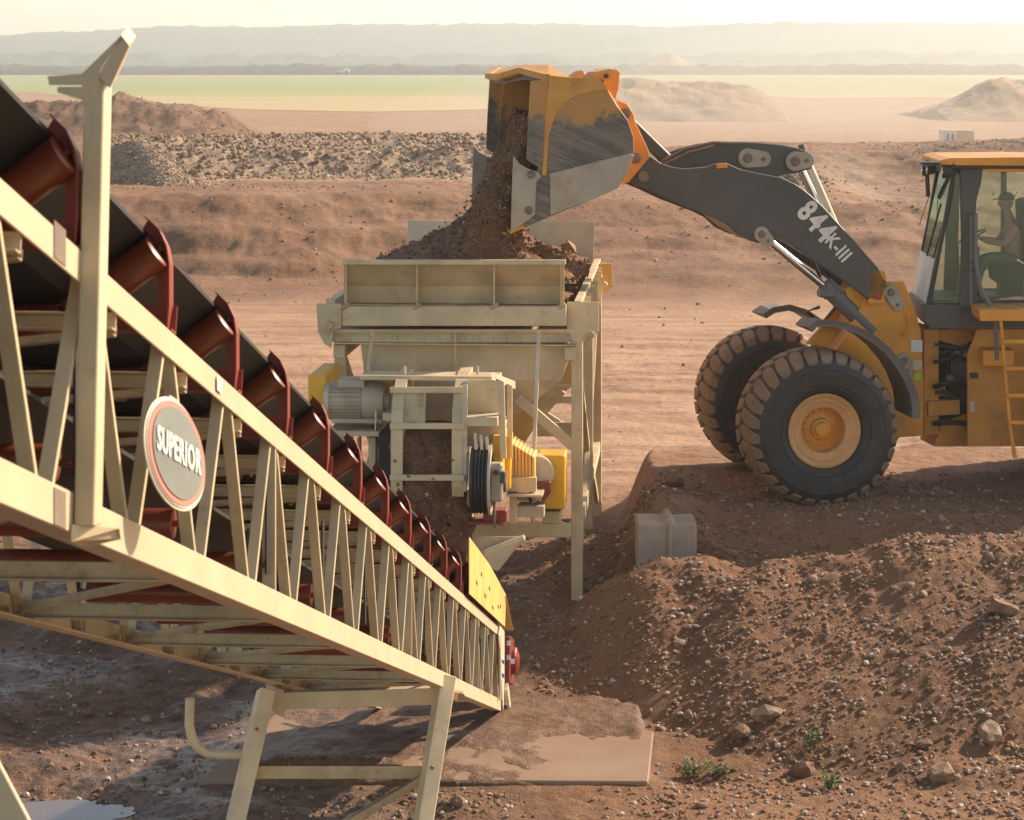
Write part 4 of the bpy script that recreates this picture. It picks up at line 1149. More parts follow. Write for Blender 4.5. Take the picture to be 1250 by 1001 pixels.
# ------------------------------------------------------------ soil: bed, pouring stream, discharge curtain
def lump(V, seed, amp, f):
    n = np.stack([fbm(V[:, 1] * f + 3, V[:, 2] * f + V[:, 0] * f, 4, seed, .65), fbm(V[:, 0] * f, V[:, 2] * f + V[:, 1] * f * .7, 4, seed + 3, .65), fbm(V[:, 0] * f, V[:, 1] * f, 4, seed + 7, .65)], -1)
    return V + amp * n
def bed():
    nx, nd = 150, 260
    xs = np.linspace(xl + .03, xr + .02, nx); ds = np.linspace(.03, 5.95, nd)
    X, D = np.meshgrid(xs, ds)
    cx = fx(590, 3.0, 300)
    r = np.sqrt(((X - cx) / 1.15) ** 2 + ((D - 2.4) / 2.3) ** 2)
    z = 2.86 + 0.62 * np.clip(1 - r, 0, 1) ** 0.9 - 0.18 * sst(np.abs(X - (xl + xr) / 2), .9, 1.3)
    z = z + 0.08 * fbm(X * 1.3, D * 1.3, 4, 5) + 0.035 * fbm(X * 7, D * 7, 3, 8, .7) + 0.08 * sst(X, .7, 1.3) + 0.22 * np.exp(-(((X - 1.0) / .5) ** 2 + ((D - 4.3) / .9) ** 2))
    base = np.array([FF.o.x, FF.o.y, 0])
    a = np.array(Fa); b = np.array(Fb)
    V = base + X[..., None] * a + D[..., None] * b + z[..., None] * np.array([0, 0, 1.])
    V = V.reshape(-1, 3)
    C = np.tile(np.array([[0, .15, .12, 1.]]), (len(V), 1))
    o = np_mesh('soil_in_hopper', V, grid_faces(nd, nx), SOIL, True, C)
    tag(o, 'dark brown soil filling the hopper up to its rim', 'soil', kind='stuff')
bed()
def stream():
    lv = [(143, 636, 652), (160, 626, 654), (180, 617, 652), (200, 606, 648), (220, 598, 640), (240, 589, 636), (260, 581, 634), (278, 568, 634), (292, 548, 640), (304, 516, 655), (316, 480, 690), (330, 450, 715)]
    rows = 130; n = 96
    pys = np.linspace(143, 330, rows)
    Lx = np.interp(pys, [l[0] for l in lv], [l[1] for l in lv]); Rx = np.interp(pys, [l[0] for l in lv], [l[2] for l in lv])
    hb_ = np.interp(pys, [143, 180, 230, 290, 330], [1.50, 1.50, 1.45, 1.6, 2.2])
    Vs = []
    Yc = 30.0
    for py, l, r, h in zip(pys, Lx, Rx, hb_):
        z = HC - (py - 78) * (Yc - .6) / FOC
        xa = (l - 625) * (Yc - .6) / FOC; xb = (r - 625) * (Yc - .6) / FOC
        c = (xa + xb) / 2; w = (xb - xa) / 2
        for k in range(n):
            t = 2 * math.pi * k / n
            ct, st = math.cos(t), math.sin(t)
            sq = lambda q: math.copysign(abs(q) ** 0.7, q)
            yy = sq(st) * h
            Vs.append((c + sq(ct) * w - 0.12 * yy * 0.5, Yc + yy, z))
    V = np.array(Vs)
    V = lump(V, 9, 0.13, 2.2); V = lump(V, 19, 0.07, 6.0); V = lump(V, 29, 0.04, 16.0)
    i = np.arange(rows - 1)[:, None] * n + np.arange(n)[None, :]; j = np.arange(rows - 1)[:, None] * n + (np.arange(n)[None, :] + 1) % n
    F = np.stack([i, j, j + n, i + n], -1).reshape(-1, 4)
    C = np.tile(np.array([[0, .10, .0, 1.]]), (len(V), 1))
    o = np_mesh('pouring_soil', V, F, SOIL, True, C)
    global STREAM_V; STREAM_V = V
    tag(o, 'stream of brown soil sliding out of the raised bucket into the hopper', 'soil', kind='stuff')
stream()
def curtain():
    rows, n = 90, 56
    Vs = []
    for r in range(rows):
        f = r / (rows - 1)
        py = 523 + (705 - 523) * f
        l = np.interp(py, [523, 560, 620, 680, 705], [484, 484, 482, 492, 505]); rr = np.interp(py, [523, 600, 640, 680, 705], [564, 566, 572, 566, 560])
        for k in range(n):
            g = k / (n - 1)
            d = -1.85 - 0.10 * math.sin(math.pi * g) - 0.12 * math.sin(min(1, f * 2.2) * math.pi / 2)
            if f < 0.10: d += (0.10 - f) * 5
            Vs.append(tuple(fp(l + (rr - l) * g, py, d)))
    V = np.array(Vs)
    V = lump(V, 49, 0.05, 3.0); V = lump(V, 59, 0.030, 9.0); V = lump(V, 69, 0.012, 25.0)
    C = np.tile(np.array([[0, .7, .0, 1.]]), (len(V), 1))
    o = np_mesh('falling_soil', V, grid_faces(rows, n), SOIL, True, C)
    sol = o.modifiers.new('solid', 'SOLIDIFY'); sol.thickness = 0.1; sol.offset = -1
    global CURT_V; CURT_V = V
    tag(o, 'dark soil falling from the feeder head down onto the long conveyor', 'soil', kind='stuff')
curtain()
# ------------------------------------------------------------ the wheel loader
LF = Frame(PX(1008, 527, 29.0), -8.0)
La, Lb = LF.a, LF.b            # La points to its rear, Lb to its far side
Lf = -La
loader = thing('wheel_loader', 'large yellow wheel loader with charcoal boom tipping its bucket into the hopper', 'wheel loader', LF.W(0, 1.65, 0.0))
def lp(px, py, d=0.0): return LF.P(px, py, d)
def lpl(name, pts, d, th, mat, par=None, bevel=0.006, at=None):
    """outline traced in the plane d, the piece standing at depth at (or d)"""
    sh = Lb * ((at if at is not None else d) - d)
    return MB().prism([lp(x, y, d) + sh for x, y in pts], Lb * th).build(name, mat, par or loader, bevel=bevel)

# wheels
WC = lp(1008, 527, 0.0)
def make_wheel():
    hub = MB()
    hub.lathe(WC, Lb, [(.16, .02), (.165, .085), (.20, .095), (.205, .125), (.24, .14), (.27, .24), (.27, .33), (.60, .33), (.60, .02)], 40)
    for k in range(16):
        a = 2 * math.pi * k / 16
        hub.lathe(WC + La * (.215 * math.cos(a)) + UP * (.215 * math.sin(a)) + Lb * .225, Lb, [(0, 0), (0, .014), (.04, .014)], 6)
    w = hub.build('wheel', 'yellow', loader, smooth=True)
    rim = MB().lathe(WC, Lb, [(.10, .47), (.055, .475), (.045, .455), (.06, .43), (.075, .40), (.07, .385), (.09, .35), (.10, .30), (.12, .285), (.28, .29), (.30, .40), (.62, .40), (.80, .46), (.85, .47), (.80, .48), (.7, .44), (.2, .44), (.16, .46)], 56, closed=True)
    rim.build('rim', 'rim', w, smooth=True)
    ty = MB().lathe(WC, Lb, [(.10, .475), (.04, .49), (.0, .54), (-.012, .57), (-.005, .585), (-.02, .60), (-.03, .70), (-.028, .775), (-.036, .785), (-.03, .80), (-.01, .87), (.03, .915), (.10, .945), (.25, .965), (.45, .97), (.65, .965), (.80, .945), (.87, .915), (.91, .87), (.93, .78), (.93, .68), (.91, .58), (.86, .49), (.80, .475)], 72, closed=True)
    ty.build('tyre', 'tyre', w, smooth=True)
    tr = MB()
    N = 30
    for row in (0, 1):
        for k in range(N):
            a0 = 2 * math.pi * (k + 0.5 * row) / N
            st = [(.435, 1.008, .50, 0.0), (.30, 1.006, .80, .10), (.16, .994, .86, .22), (.05, .958, .80, .33), (-.012, .893, .62, .40)]
            st = [(s[0] if row == 0 else .90 - s[0], s[1], s[2], s[3]) for s in st]
            pitch = 2 * math.pi / N
            base = len(tr.v)
            for d, r, wd, sk in st:
                for side, rr in ((-1, r), (1, r), (1, r - .07), (-1, r - .07)):
                    ww = wd * (0.5 if rr == r else 0.56)
                    a = a0 + sk * pitch * 1.1 + side * ww * pitch * 0.98
                    tr.v.append(WC + La * (rr * math.cos(a)) + UP * (rr * math.sin(a)) + Lb * d)
            m = len(st)
            for i in range(m - 1):
                for q in range(4):
                    tr.f.append((base + i * 4 + q, base + i * 4 + (q + 1) % 4, base + (i + 1) * 4 + (q + 1) % 4, base + (i + 1) * 4 + q))
            tr.f.append((base, base + 1, base + 2, base + 3)); e_ = base + (m - 1) * 4
            tr.f.append((e_, e_ + 1, e_ + 2, e_ + 3))
    tr.build('tread', 'tread', w, bevel=0.012)
    # raised letters of the tyre wall as low worn bumps: a ring of small pads
    pd = MB()
    for k in range(11):
        a = R(62 + k * 5.6)
        c = WC + La * (.69 * math.cos(a)) + UP * (.69 * math.sin(a)) - Lb * .032
        er = La * math.cos(a) + UP * math.sin(a); et = er.cross(Lb)
        pd.box(c, (.03, .045, .012), (et, er, Lb))
    pd.build('sidewall_lettering', 'tyre', w, bevel=0.003)
    return w
wh = make_wheel()
def spin(w, ang):
    pass
w_far = copy_at(wh, Lb * 2.45, loader)
w_r = copy_at(wh, La * 3.75, loader)
w_r2 = copy_at(wh, La * 3.75 + Lb * 2.45, loader)
# axle
MB().lathe(WC + Lb * .6, Lb, [(0, .02), (0, .26), (.3, .26), (.6, .22), (1.05, .40), (1.5, .22), (1.8, .26), (2.1, .26), (2.1, .02)], 24).build('front_axle', 'yellow_dusty', loader, smooth=True)
RAX = MB().lathe(WC + Lb * .6 + La * 3.95 + Lb*0.3, Lb, [(0, .02), (0, .26), (.3, .26), (.6, .22), (1.05, .40), (1.5, .22), (1.8, .26), (2.1, .26), (2.1, .02)], 24).build('rear_axle', 'yellow_dusty', loader, smooth=True)

# fenders: folded strip round the wheel
def fender(path, d, w, name='fender', th=0.03):
    ptsn = [lp(x, y, d) for x, y in path]
    c = WC
    mb = MB(); base = []
    for i, p in enumerate(ptsn):
        q = ptsn[min(i + 1, len(ptsn) - 1)] - ptsn[max(i - 1, 0)]
        n = q.cross(Lb).normalized()
        base.append((p, n))
    for p, n in base:
        edge = 0.06
        for off, dd in ((edge * -1, 0.0), (0, 0.03), (0, w), (th, w), (th, 0.04), (-edge + .0, 0.03)):
            mb.v.append(p + n * (off if n.dot(p - c) < 0 else -off) * 1.0 + Lb * dd)
    m = 6
    for i in range(len(base) - 1):
        for q in range(m): mb.f.append((i * m + q, i * m + (q + 1) % m, (i + 1) * m + (q + 1) % m, (i + 1) * m + q))
    mb.f.append(tuple(range(m))); mb.f.append(tuple((len(base) - 1) * m + q for q in range(m)))
    return mb.build(name, 'fender', loader)
fen = [(991, 404), (998, 397), (1012, 396), (1030, 399), (1048, 405), (1066, 415), (1082, 428), (1096, 444), (1107, 462), (1115, 482), (1118, 500), (1117, 511)]
fender(fen, 0.02, 0.80)
fender([(935, 387), (946, 380), (964, 377), (984, 383), (1004, 397)], 2.45, 0.80)
lpl('fender_stay', [(985, 420), (1003, 400), (1030, 400), (1012, 424)], .75, .1, 'yellow')

# front frame
ffp = [(1061, 331), (1080, 331), (1082, 344), (1103, 344), (1116, 374), (1124, 404), (1128, 470), (1127, 532), (1098, 534), (1080, 560), (960, 560), (975, 500), (1003, 455), (1035, 405), (1052, 372)]
for d in (1.10, 2.12):
    fr_ = lpl('front_frame', ffp, 1.10, 0.07, 'yellow', None, .006, d)
lpl('frame_core', [(1010, 452), (1040, 410), (1058, 372), (1082, 372), (1110, 400), (1118, 520), (1020, 540)], 1.2, .90, 'yellow_dusty')
lm = lpl('lamp_post', [(1061, 331), (1080, 331), (1080, 371), (1060, 371)], .98, .13, 'yellow')
lpl('reflector', [(1068.5, 358.5), (1075.5, 358.5), (1075.5, 366), (1068.5, 366)], .965, .016, 'reflector', lm, 0.0)
def pin_plate(c0, c1, r, d, name='pin_plate', par=None, mat='plate'):
    """stadium shaped keeper plate between two pixel points, with its pins"""
    a, b = lp(*c0, d), lp(*c1, d)
    ax = (b - a).normalized(); v = ax.cross(Lb)
    pts = [a + (ax * -math.cos(t) + v * math.sin(t)) * r for t in [math.pi * (-.5 + k / 10) for k in range(11)]]
    pts += [b + (ax * math.cos(t) - v * math.sin(t)) * r * .8 for t in [math.pi * (-.5 + k / 10) for k in range(11)]]
    o = MB().prism(pts, Lb * .025).build(name, mat, par or loader, bevel=0.004)
    MB().lathe(a - Lb * .03, Lb, [(0, 0.0), (0, r * .42), (.03, r * .5)], 16).build('pin_end', 'steel', o, smooth=True)
    MB().lathe(b - Lb * .018, Lb, [(0, 0), (0, r * .22), (.02, r * .25)], 8).build('keeper_bolt', 'steel', o)
    return o
pin_plate((1088, 357), (1096, 372), .10, 1.06)
pin_plate((1104, 440), (1108, 452), .10, 1.06)
for dd, pts, mm_ in ((1.085, [(1112, 415), (1126, 415), (1126, 430), (1112, 430)], 'white'), (1.085, [(1114, 440), (1125, 440), (1125, 452), (1114, 452)], 'cream'), (1.085, [(1116, 455), (1125, 455), (1125, 464), (1116, 464)], 'lime')):
    lpl('sticker', pts, dd, .008, mm_, None, 0.0)
MB().tube([lp(1107, 383, 1.05), lp(1111, 392, 1.02), lp(1110, 402, 1.02), lp(1102, 412, 1.05)], .02, 8).build('grab_handle', 'yellow', loader, smooth=True)

# boom arms
arm = [(770, 222), (775, 205), (790, 187), (807, 199), (822, 204), (837, 206), (862, 204), (875, 200), (887, 199), (905, 207), (930, 212), (955, 217), (970, 224), (981, 231), (993, 241), (1005, 252), (1042, 293), (1072, 327), (1082, 345), (1078, 364), (1060, 366), (1045, 353), (1030, 343), (992, 317), (962, 298), (946, 290), (930, 296), (918, 294), (900, 286), (886, 273), (872, 266), (830, 250), (800, 236), (780, 228)]
A1 = lpl('boom_arm', arm, 0.98, 0.11, 'dark', None, 0.01)
A2 = lpl('boom_arm', arm, 0.98, 0.11, 'dark', None, 0.01)
A2.location = A2.location + Lb * 1.22; ORG[A2] = ORG[A2] + Lb * 1.22
MB().tube([lp(896, 252, 1.05), lp(896, 252, 1.05) + Lb * 1.2], .17, 20).build('boom_cross_tube', 'dark', loader, smooth=True)
MB().tube([lp(784, 215, 1.0) - Lb * .1, lp(784, 215, 1.0) + Lb * 1.4], .07, 16).build('bucket_pin', 'steel', loader, smooth=True)
lpl('boom_web', [(880, 268), (900, 284), (925, 297), (940, 292), (935, 280), (905, 262)], 1.09, 1.1, 'dark')
lpl('clamp', [(875, 200), (887, 199), (888, 205), (875, 206)], .955, .05, 'yellow')
tx0 = lp(987, 262, .96); tx1 = lp(1029, 310, .96)
axd = (lp(1037, 322, .96) - lp(981, 256, .96))
text_obj('lettering', '844', .40, lp(996, 271, .972), axd, UP, 'white', A1, bold=.014, extrude=.004, sx=0.80)
text_obj('lettering', 'K-III', .26, lp(1023, 303, .972), axd, UP, 'white', A1, bold=.006, extrude=.004, sx=0.78)
pin_plate((930, 286), (938, 294), .10, .95)
# bellcrank and tilt linkage
bc = [(806, 200), (815, 191), (835, 183), (858, 177), (885, 174), (920, 174), (955, 177), (975, 181), (990, 187), (995, 196), (990, 206), (976, 210), (958, 213), (945, 217), (915, 213), (890, 209), (860, 212), (835, 212)]
BC = lpl('bellcrank', bc, 1.45, .08, 'dark', None, 0.008)
lpl('bellcrank', bc, 1.45, .08, 'dark', None, 0.008, 1.8)
pin_plate((913, 193), (932, 194), .13, 1.42)
pin_plate((971, 197), (985, 196), .13, 1.40)
MB().tube([lp(978, 176, 1.6), lp(981, 184, 1.6)], .05, 10).build('grease_nipple', 'steel', loader)
MB().tube([lp(975, 200, 1.62), lp(1004, 262, 1.62)], .055, 14).build('tilt_rod', 'chrome', loader, smooth=True)
MB().tube([lp(985, 200, 1.75), lp(1020, 280, 1.75)], .07, 14).build('tilt_cylinder', 'cream', loader, smooth=True)
MB().tube([lp(1004, 262, 1.62), lp(1068, 400, 1.62)], .12, 18).build('tilt_barrel', 'dark', loader, smooth=True)
MB().tube([lp(808, 197, 1.36), lp(835, 182, 1.36), lp(870, 174, 1.36), lp(905, 175, 1.36)], .02, 8).build('pipe', 'steel', loader, smooth=True)
MB().tube([lp(812, 200, 1.3), lp(840, 186, 1.3), lp(872, 178, 1.3)], .018, 8).build('pipe', 'steel', loader, smooth=True)
# link from bellcrank to bucket
MB().beam(lp(815, 196, 1.65), lp(768, 150, 1.65), .16, .16, Lb).build('bucket_link', 'dark', loader, bevel=.02)
# lift cylinders
MB().tube([lp(934, 290, 1.20), lp(1012, 354, 1.20)], .052, 16).build('lift_rod', 'chrome', loader, smooth=True)
MB().lathe(lp(1006, 348, 1.20), (lp(1052, 392, 1.20) - lp(1006, 348, 1.20)), [(0, .05), (0, .13), (.14, .13), (.15, .115), (.9, .115), (.9, .05)], 22).build('lift_barrel', 'fender', loader, smooth=True)
MB().box(lp(1008, 358, 1.15), (.2, .2, .1), (La, Lb, UP)).build('cylinder_port', 'fender', loader, bevel=.02)
MB().tube([lp(934, 290, 2.05), lp(1012, 354, 2.05)], .052, 16).build('lift_rod', 'chrome', loader, smooth=True)
MB().lathe(lp(1006, 348, 2.05), (lp(1052, 392, 2.05) - lp(1006, 348, 2.05)), [(0, .05), (0, .13), (.14, .13), (.15, .115), (.9, .115), (.9, .05)], 22).build('lift_barrel', 'dark', loader, smooth=True)
for k, (a, b, c) in enumerate((((985, 305), (1000, 335), (1004, 350)), ((992, 310), (1008, 330), (1030, 360)), ((1000, 375), (985, 380), (1010, 405)), ((1012, 345), (1020, 375), (1000, 400)))):
    MB().tube([lp(*a, 1.5), lp(*b, 1.45), lp(*c, 1.5)], .025, 8).build('hose', 'hose', loader, smooth=True)
lpl('yoke', [(1032, 352), (1052, 348), (1060, 366), (1050, 380), (1036, 372)], 1.14, .4, 'yellow')

# bucket, in its own axes: traced on its near side, swept to the far side
DN, DF = -.30, 3.60
side = [(671, 92), (695, 95), (732, 95), (741, 108), (752, 127), (766, 146), (773, 166), (774, 190), (765, 214), (754, 230), (722, 244), (670, 265), (640, 278), (648, 240), (657, 205), (661, 160), (664, 120)]
bucket = lpl('bucket', side, DN, .05, 'bucket', None, .006)
def bchild(name, pts, d, th, mat, bevel=.005, at=None): return lpl(name, pts, d, th, mat, bucket, bevel, at)
sp2 = bchild('side_plate', side, DN, .05, 'bucket', .005, DF - .05)
# yellow paint that is left round the upper edge of the near plate
bchild('side_edge', [(671, 92), (695, 95), (732, 95), (741, 108), (744, 114), (738, 110), (722, 111), (700, 118), (688, 126), (678, 140), (670, 165), (668, 190), (667, 214), (662, 214), (664, 160), (667, 120)], DN - .012, .012, 'yellow_worn', 0)
bchild('side_cutter', [(648, 99), (669, 97), (666, 130), (663, 200), (657, 204), (643, 195), (645, 150)], DN - .035, .034, 'bucket')
bchild('side_cutter', [(648, 99), (669, 97), (666, 130), (663, 200), (657, 204), (643, 195), (645, 150)], DN, .034, 'bucket', .005, DF)
bchild('lower_wear_plate', [(671, 212), (770, 187), (774, 190), (765, 214), (754, 230), (722, 244), (672, 263)], DN - .016, .016, 'plate')
for d in (DN - .06, DF + .02):
    cn = bchild('corner_shoe', [(627, 190), (634, 200), (645, 206), (657, 210), (661, 216), (655, 222), (653, 262), (646, 268), (624, 283), (625, 240)], DN - .06, .05, 'plate', .005, d)
    for x, y in ((649, 213), (646, 257)):
        MB().lathe(lp(x, y, DN - .09) + Lb * (d - DN + .06), Lb, [(0, .0), (0, .035), (.015, .05), (.03, .05)], 14).build('boss', 'bucket', cn, smooth=True)
outer = [(671, 92), (695, 94), (732, 95), (741, 108), (752, 127), (766, 146), (773, 166), (774, 190), (765, 214), (754, 230), (722, 244), (670, 265), (624, 286)]
mb = MB(); th = .045
op = [lp(x, y, DN) for x, y in outer]
cen = lp(700, 180, DN)
for i, p in enumerate(op):
    q = op[min(i + 1, len(op) - 1)] - op[max(i - 1, 0)]
    n = q.cross(Lb).normalized()
    if n.dot(cen - p) < 0: n = -n
    for dd, off in ((.02, .004), (DF - DN - .02, .004), (DF - DN - .02, th), (.02, th)): mb.v.append(p + n * off + Lb * dd)
for i in range(len(op) - 1):
    for q in range(4): mb.f.append((i * 4 + q, i * 4 + (q + 1) % 4, (i + 1) * 4 + (q + 1) % 4, (i + 1) * 4 + q))
mb.f += [(0, 1, 2, 3), tuple((len(op) - 1) * 4 + q for q in range(4))]
mb.build('shell', 'yellow', bucket, smooth=False)
# spill guard on the upper lip
zt = lp(671, 92, DN).z
yl = lp(671, 92, DN)
def fpos(f, d, z): return yl + Lf * f + Lb * (d - DN) + UP * (z - yl.z)
gu = [(-.30, DN), (.03, DN), (.24, .45), (.44, 1.05), (.44, 2.25), (.24, 2.85), (.03, DF), (-.30, DF)]
gz = [-.05, -.02, .06, -.02, -.02, .06, -.02, -.05]
ridge = [fpos(-.12, .55, zt + .13), fpos(-.12, 2.75, zt + .13)]
mb = MB(); tn = UP * -.05
vv = [fpos(f, d, zt + z) for (f, d), z in zip(gu, gz)] + ridge
fs_ = [(0, 1, 8), (1, 2, 8), (2, 3, 8), (3, 4, 9, 8), (4, 5, 9), (5, 6, 9), (6, 7, 9), (7, 0, 8, 9)]
mb.add(vv + [p + tn for p in vv], fs_ + [tuple(i + 10 for i in reversed(f)) for f in fs_] + [(i, (i + 1) % 8, 10 + (i + 1) % 8, 10 + i) for i in range(8)])
mb.build('spill_guard', 'yellow', bucket)
gl = MB()
for a, b in ((1, 2), (2, 3), (3, 4), (4, 5), (5, 6)):
    gl.beam(vv[a], vv[b], .07, .07)
gl.build('guard_lip', 'yellow_dusty', bucket)
MB().prism([fpos(-.28, DN + .05, zt - .04), fpos(.20, .5, zt + .0), fpos(.36, 1.1, zt - .05), fpos(.36, 2.2, zt - .05), fpos(.20, 2.8, zt), fpos(-.28, DF - .05, zt - .04)], UP * -.06).build('lip_plate', 'steel', bucket)
# lifting brackets and hinge ears on the back
for d in (.95, 2.25):
    bchild('hinge_ear', [(731, 96), (752, 84), (757, 88), (755, 108), (751, 122), (745, 112), (738, 106)], .95, .08, 'yellow', .005, d)
    bchild('hinge_ear', [(752, 122), (766, 127), (773, 138), (776, 150), (792, 184), (793, 192), (780, 208), (768, 222), (760, 226), (765, 214), (774, 190), (773, 166), (764, 145)], .95, .09, 'yellow', .005, d)
bchild('hinge_ear', [(697, 95), (712, 86), (715, 92), (713, 96)], 1.5, .5, 'yellow')
bchild('hinge_ear', [(720, 95), (728, 88), (745, 84), (752, 86), (748, 96), (738, 100)], 0.2, .6, 'yellow_dusty')
for x, y in ((740, 93), (734, 100)):
    MB().lathe(lp(x, y, .17), Lb, [(0, 0), (0, .03), (.04, .03)], 10).build('pin_end', 'black', bucket)
for x, y in ((763, 139), (776, 193)):
    MB().lathe(lp(x, y, .91), Lb, [(0, 0), (0, .05), (.01, .07), (.05, .07)], 16).build('pin_end', 'steel', bucket, smooth=True)

# articulation joint between the frames
lpl('joint_or_shade_plate', [(1128, 402), (1146, 402), (1146, 530), (1128, 532)], 1.25, .8, 'yellow_dusty')
lpl('joint_lug', [(1128, 404), (1182, 400), (1190, 412), (1176, 424), (1140, 414)], 1.3, .7, 'yellow_dusty')
lpl('joint_lug', [(1133, 490), (1172, 488), (1172, 506), (1133, 508)], 1.2, .7, 'yellow_dusty')
lpl('joint_post', [(1158, 440), (1172, 440), (1172, 540), (1158, 540)], 1.9, .2, 'black')
lpl('joint_gap_shade', [(1146, 405), (1186, 405), (1186, 540), (1146, 540)], 2.0, .12, 'black')  # added black sheet, stands in for shade in the gap behind the hoses
random.seed(11)
for k in range(15):
    y0 = 412 + k * 7.5; dd = 1.1 + random.random() * .9
    y1 = y0 + random.uniform(-6, 10)
    MB().tube([lp(1140, y0, dd), lp(1150, y0 + random.uniform(-3, 6), dd - .1), lp(1166, y1 + random.uniform(-5, 5), dd), lp(1182, y1, dd)], random.choice((.018, .025, .035)), 7).build('hose', random.choice(('hose', 'hose', 'black', 'dark')), loader, smooth=True)
for k in range(7):
    x = 1160 + k * 3.4
    MB().tube([lp(x, 420, 1.35), lp(x + 3, 450, 1.2), lp(x - 2, 480, 1.3), lp(x + 2, 520, 1.4)], .022, 7).build('hose', 'hose', loader, smooth=True)
for k, (x, y) in enumerate(((1168, 432), (1176, 448), (1160, 462), (1172, 470), (1150, 475), (1180, 436))):
    MB().lathe(lp(x, y, 1.2), Lb, [(0, .01), (0, .05), (.1, .05), (.1, .01)], 10).build('fitting', random.choice(('steel', 'black', 'yellow_dusty')), loader)
lpl('underguard', [(1150, 515), (1182, 505), (1182, 545), (1140, 545)], 1.3, .6, 'yellow_dusty')

# the rear half is swung eleven degrees from the front about the joint
RY = 3.0
jc = LF.P(1150, 470, 1.65)
RF_ = Frame(jc, RY); RF_.o = RF_.o - RF_.b * 1.65
Ra, Rb = RF_.a, RF_.b
Rf = -Ra
def rp(px, py, d=0.0): return RF_.P(px, py, d)
def rpl(name, pts, d, th, mat, par=None, bevel=0.006, at=None):
    sh = Rb * ((at if at is not None else d) - d)
    return MB().prism([rp(x, y, d) + sh for x, y in pts], Rb * th).build(name, mat, par or loader, bevel=bevel)
raxle = jc + Ra * 2.0; raxle.z = WC.z
for w_, d_ in ((w_r, -1.65 + .45), (w_r2, 1.65 - .45)):
    q = raxle + Rb * d_
    src = WC + Lb * .45
    w_.rotation_euler = (0, 0, R(-(RY + 8.0)))
    w_.location = w_.location + (q - (src + La * 3.75 + (Lb * 2.45 if w_ is w_r2 else Vector())))
# rear frame, platform, ladder
rf = [(1181, 432), (1188, 415), (1196, 392), (1640, 392), (1640, 500), (1500, 520), (1330, 520), (1260, 545), (1181, 545)]
rpl('rear_frame', rf, .95, .08, 'yellow_dusty')
rpl('rear_frame', rf, .95, .08, 'yellow_dusty', None, .006, 2.3)
rpl('tank', [(1202, 400), (1330, 400), (1330, 540), (1202, 540)], 1.03, 1.2, 'yellow_dusty')
rpl('step_box', [(1200, 428), (1238, 428), (1238, 447), (1200, 447)], .55, .4, 'yellow')
for pts, mt in (([(1184, 455), (1194, 455), (1194, 462), (1184, 462)], 'black'), ([(1184, 490), (1190, 490), (1190, 503), (1184, 503)], 'cream')):
    rpl('decal', pts, .93, .012, mt, None, 0)
pf = rpl('platform', [(1195, 378), (1345, 378), (1345, 392), (1197, 392)], .10, .8, 'yellow')
lad = rpl('ladder_rail', [(1220, 392), (1224, 392), (1235, 520), (1242, 560), (1237, 560), (1231, 520)], .10, .05, 'yellow')
lad2 = rpl('ladder_rail', [(1278, 392), (1282, 392), (1293, 520), (1300, 560), (1295, 560), (1289, 520)], .10, .05, 'yellow')
for y, x in ((417, 1224), (450, 1227), (483, 1230), (516, 1232)):
    rpl('rung', [(x, y - 2.5), (x + 58, y - 2.5), (x + 58, y + 2.5), (x, y + 2.5)], .06, .10, 'yellow')
MB().tube([rp(1191, 262, .62), rp(1191, 320, .55), rp(1197, 352, .5), rp(1215, 384, .45), rp(1217, 440, .4)], .028, 10).build('handrail', 'fender', loader, smooth=True)
MB().tube([rp(1185, 262, .75), rp(1185, 372, .75)], .018, 8).build('handrail', 'fender', loader, smooth=True)
for y in (262, 320, 330):
    MB().beam(rp(1184, y, .85), rp(1192, y, .60), .03, .03).build('rail_bracket', 'dark', loader)
# hood and counterweight behind the cab, outside the picture
rpl('engine_hood', [(1338, 300), (1600, 318), (1620, 340), (1620, 400), (1338, 392)], 1.0, 1.3, 'yellow', None, .03)
rpl('counterweight', [(1590, 380), (1660, 385), (1660, 500), (1600, 520), (1560, 470)], .6, 2.1, 'dark', None, .03)

# cab
DC0, DC1 = .85, 2.45
cabm = MB()
cb_pts = [(1127, 371), (1170, 372), (1330, 378), (1330, 402), (1136, 402), (1128, 392)]
cab = rpl('cab', cb_pts, DC0, DC1 - DC0, 'dark', None, .012)
def cpl(name, pts, d, th, mat, bevel=.006, at=None): return rpl(name, pts, d, th, mat, cab, bevel, at)
roof = cpl('roof', [(1147, 196), (1160, 193), (1250, 192), (1335, 194), (1338, 202), (1310, 203), (1170, 202), (1148, 201)], DC0 - .15, DC1 - DC0 + .3, 'yellow', .01)
cpl('roof_trim', [(1150, 202), (1330, 202), (1330, 206), (1152, 206)], DC0 - .1, DC1 - DC0 + .2, 'black')
cpl('roof_band', [(1199, 205.5), (1330, 205.5), (1330, 210), (1199, 210)], DC0 - .06, .05, 'yellow')
for d in (DC0, DC1 - .08):
    cpl('front_pillar', [(1163, 205), (1168, 205), (1163, 235), (1137, 372), (1131, 372), (1150, 280)], DC0, .08, 'black', .006, d)
    cpl('side_pillar', [(1172, 205), (1200, 205), (1198, 222), (1192, 245), (1190, 300), (1193, 375), (1194, 400), (1168, 400), (1171, 372), (1174, 300)], DC0, .08, 'dark', .006, d)
    cpl('rear_pillar', [(1318, 206), (1330, 206), (1330, 378), (1318, 378)], DC0, .08, 'dark', .006, d)
    cpl('door_glass', [(1198, 212), (1318, 212), (1318, 380), (1200, 380), (1191, 370), (1191, 300), (1193, 245)], DC0 + .03, .012, 'glass', 0, d + .03)
    cpl('quarter_glass', [(1166, 212), (1173, 212), (1173, 300), (1170, 370), (1138, 370), (1164, 235)], DC0 + .03, .012, 'glass', 0, d + .03)
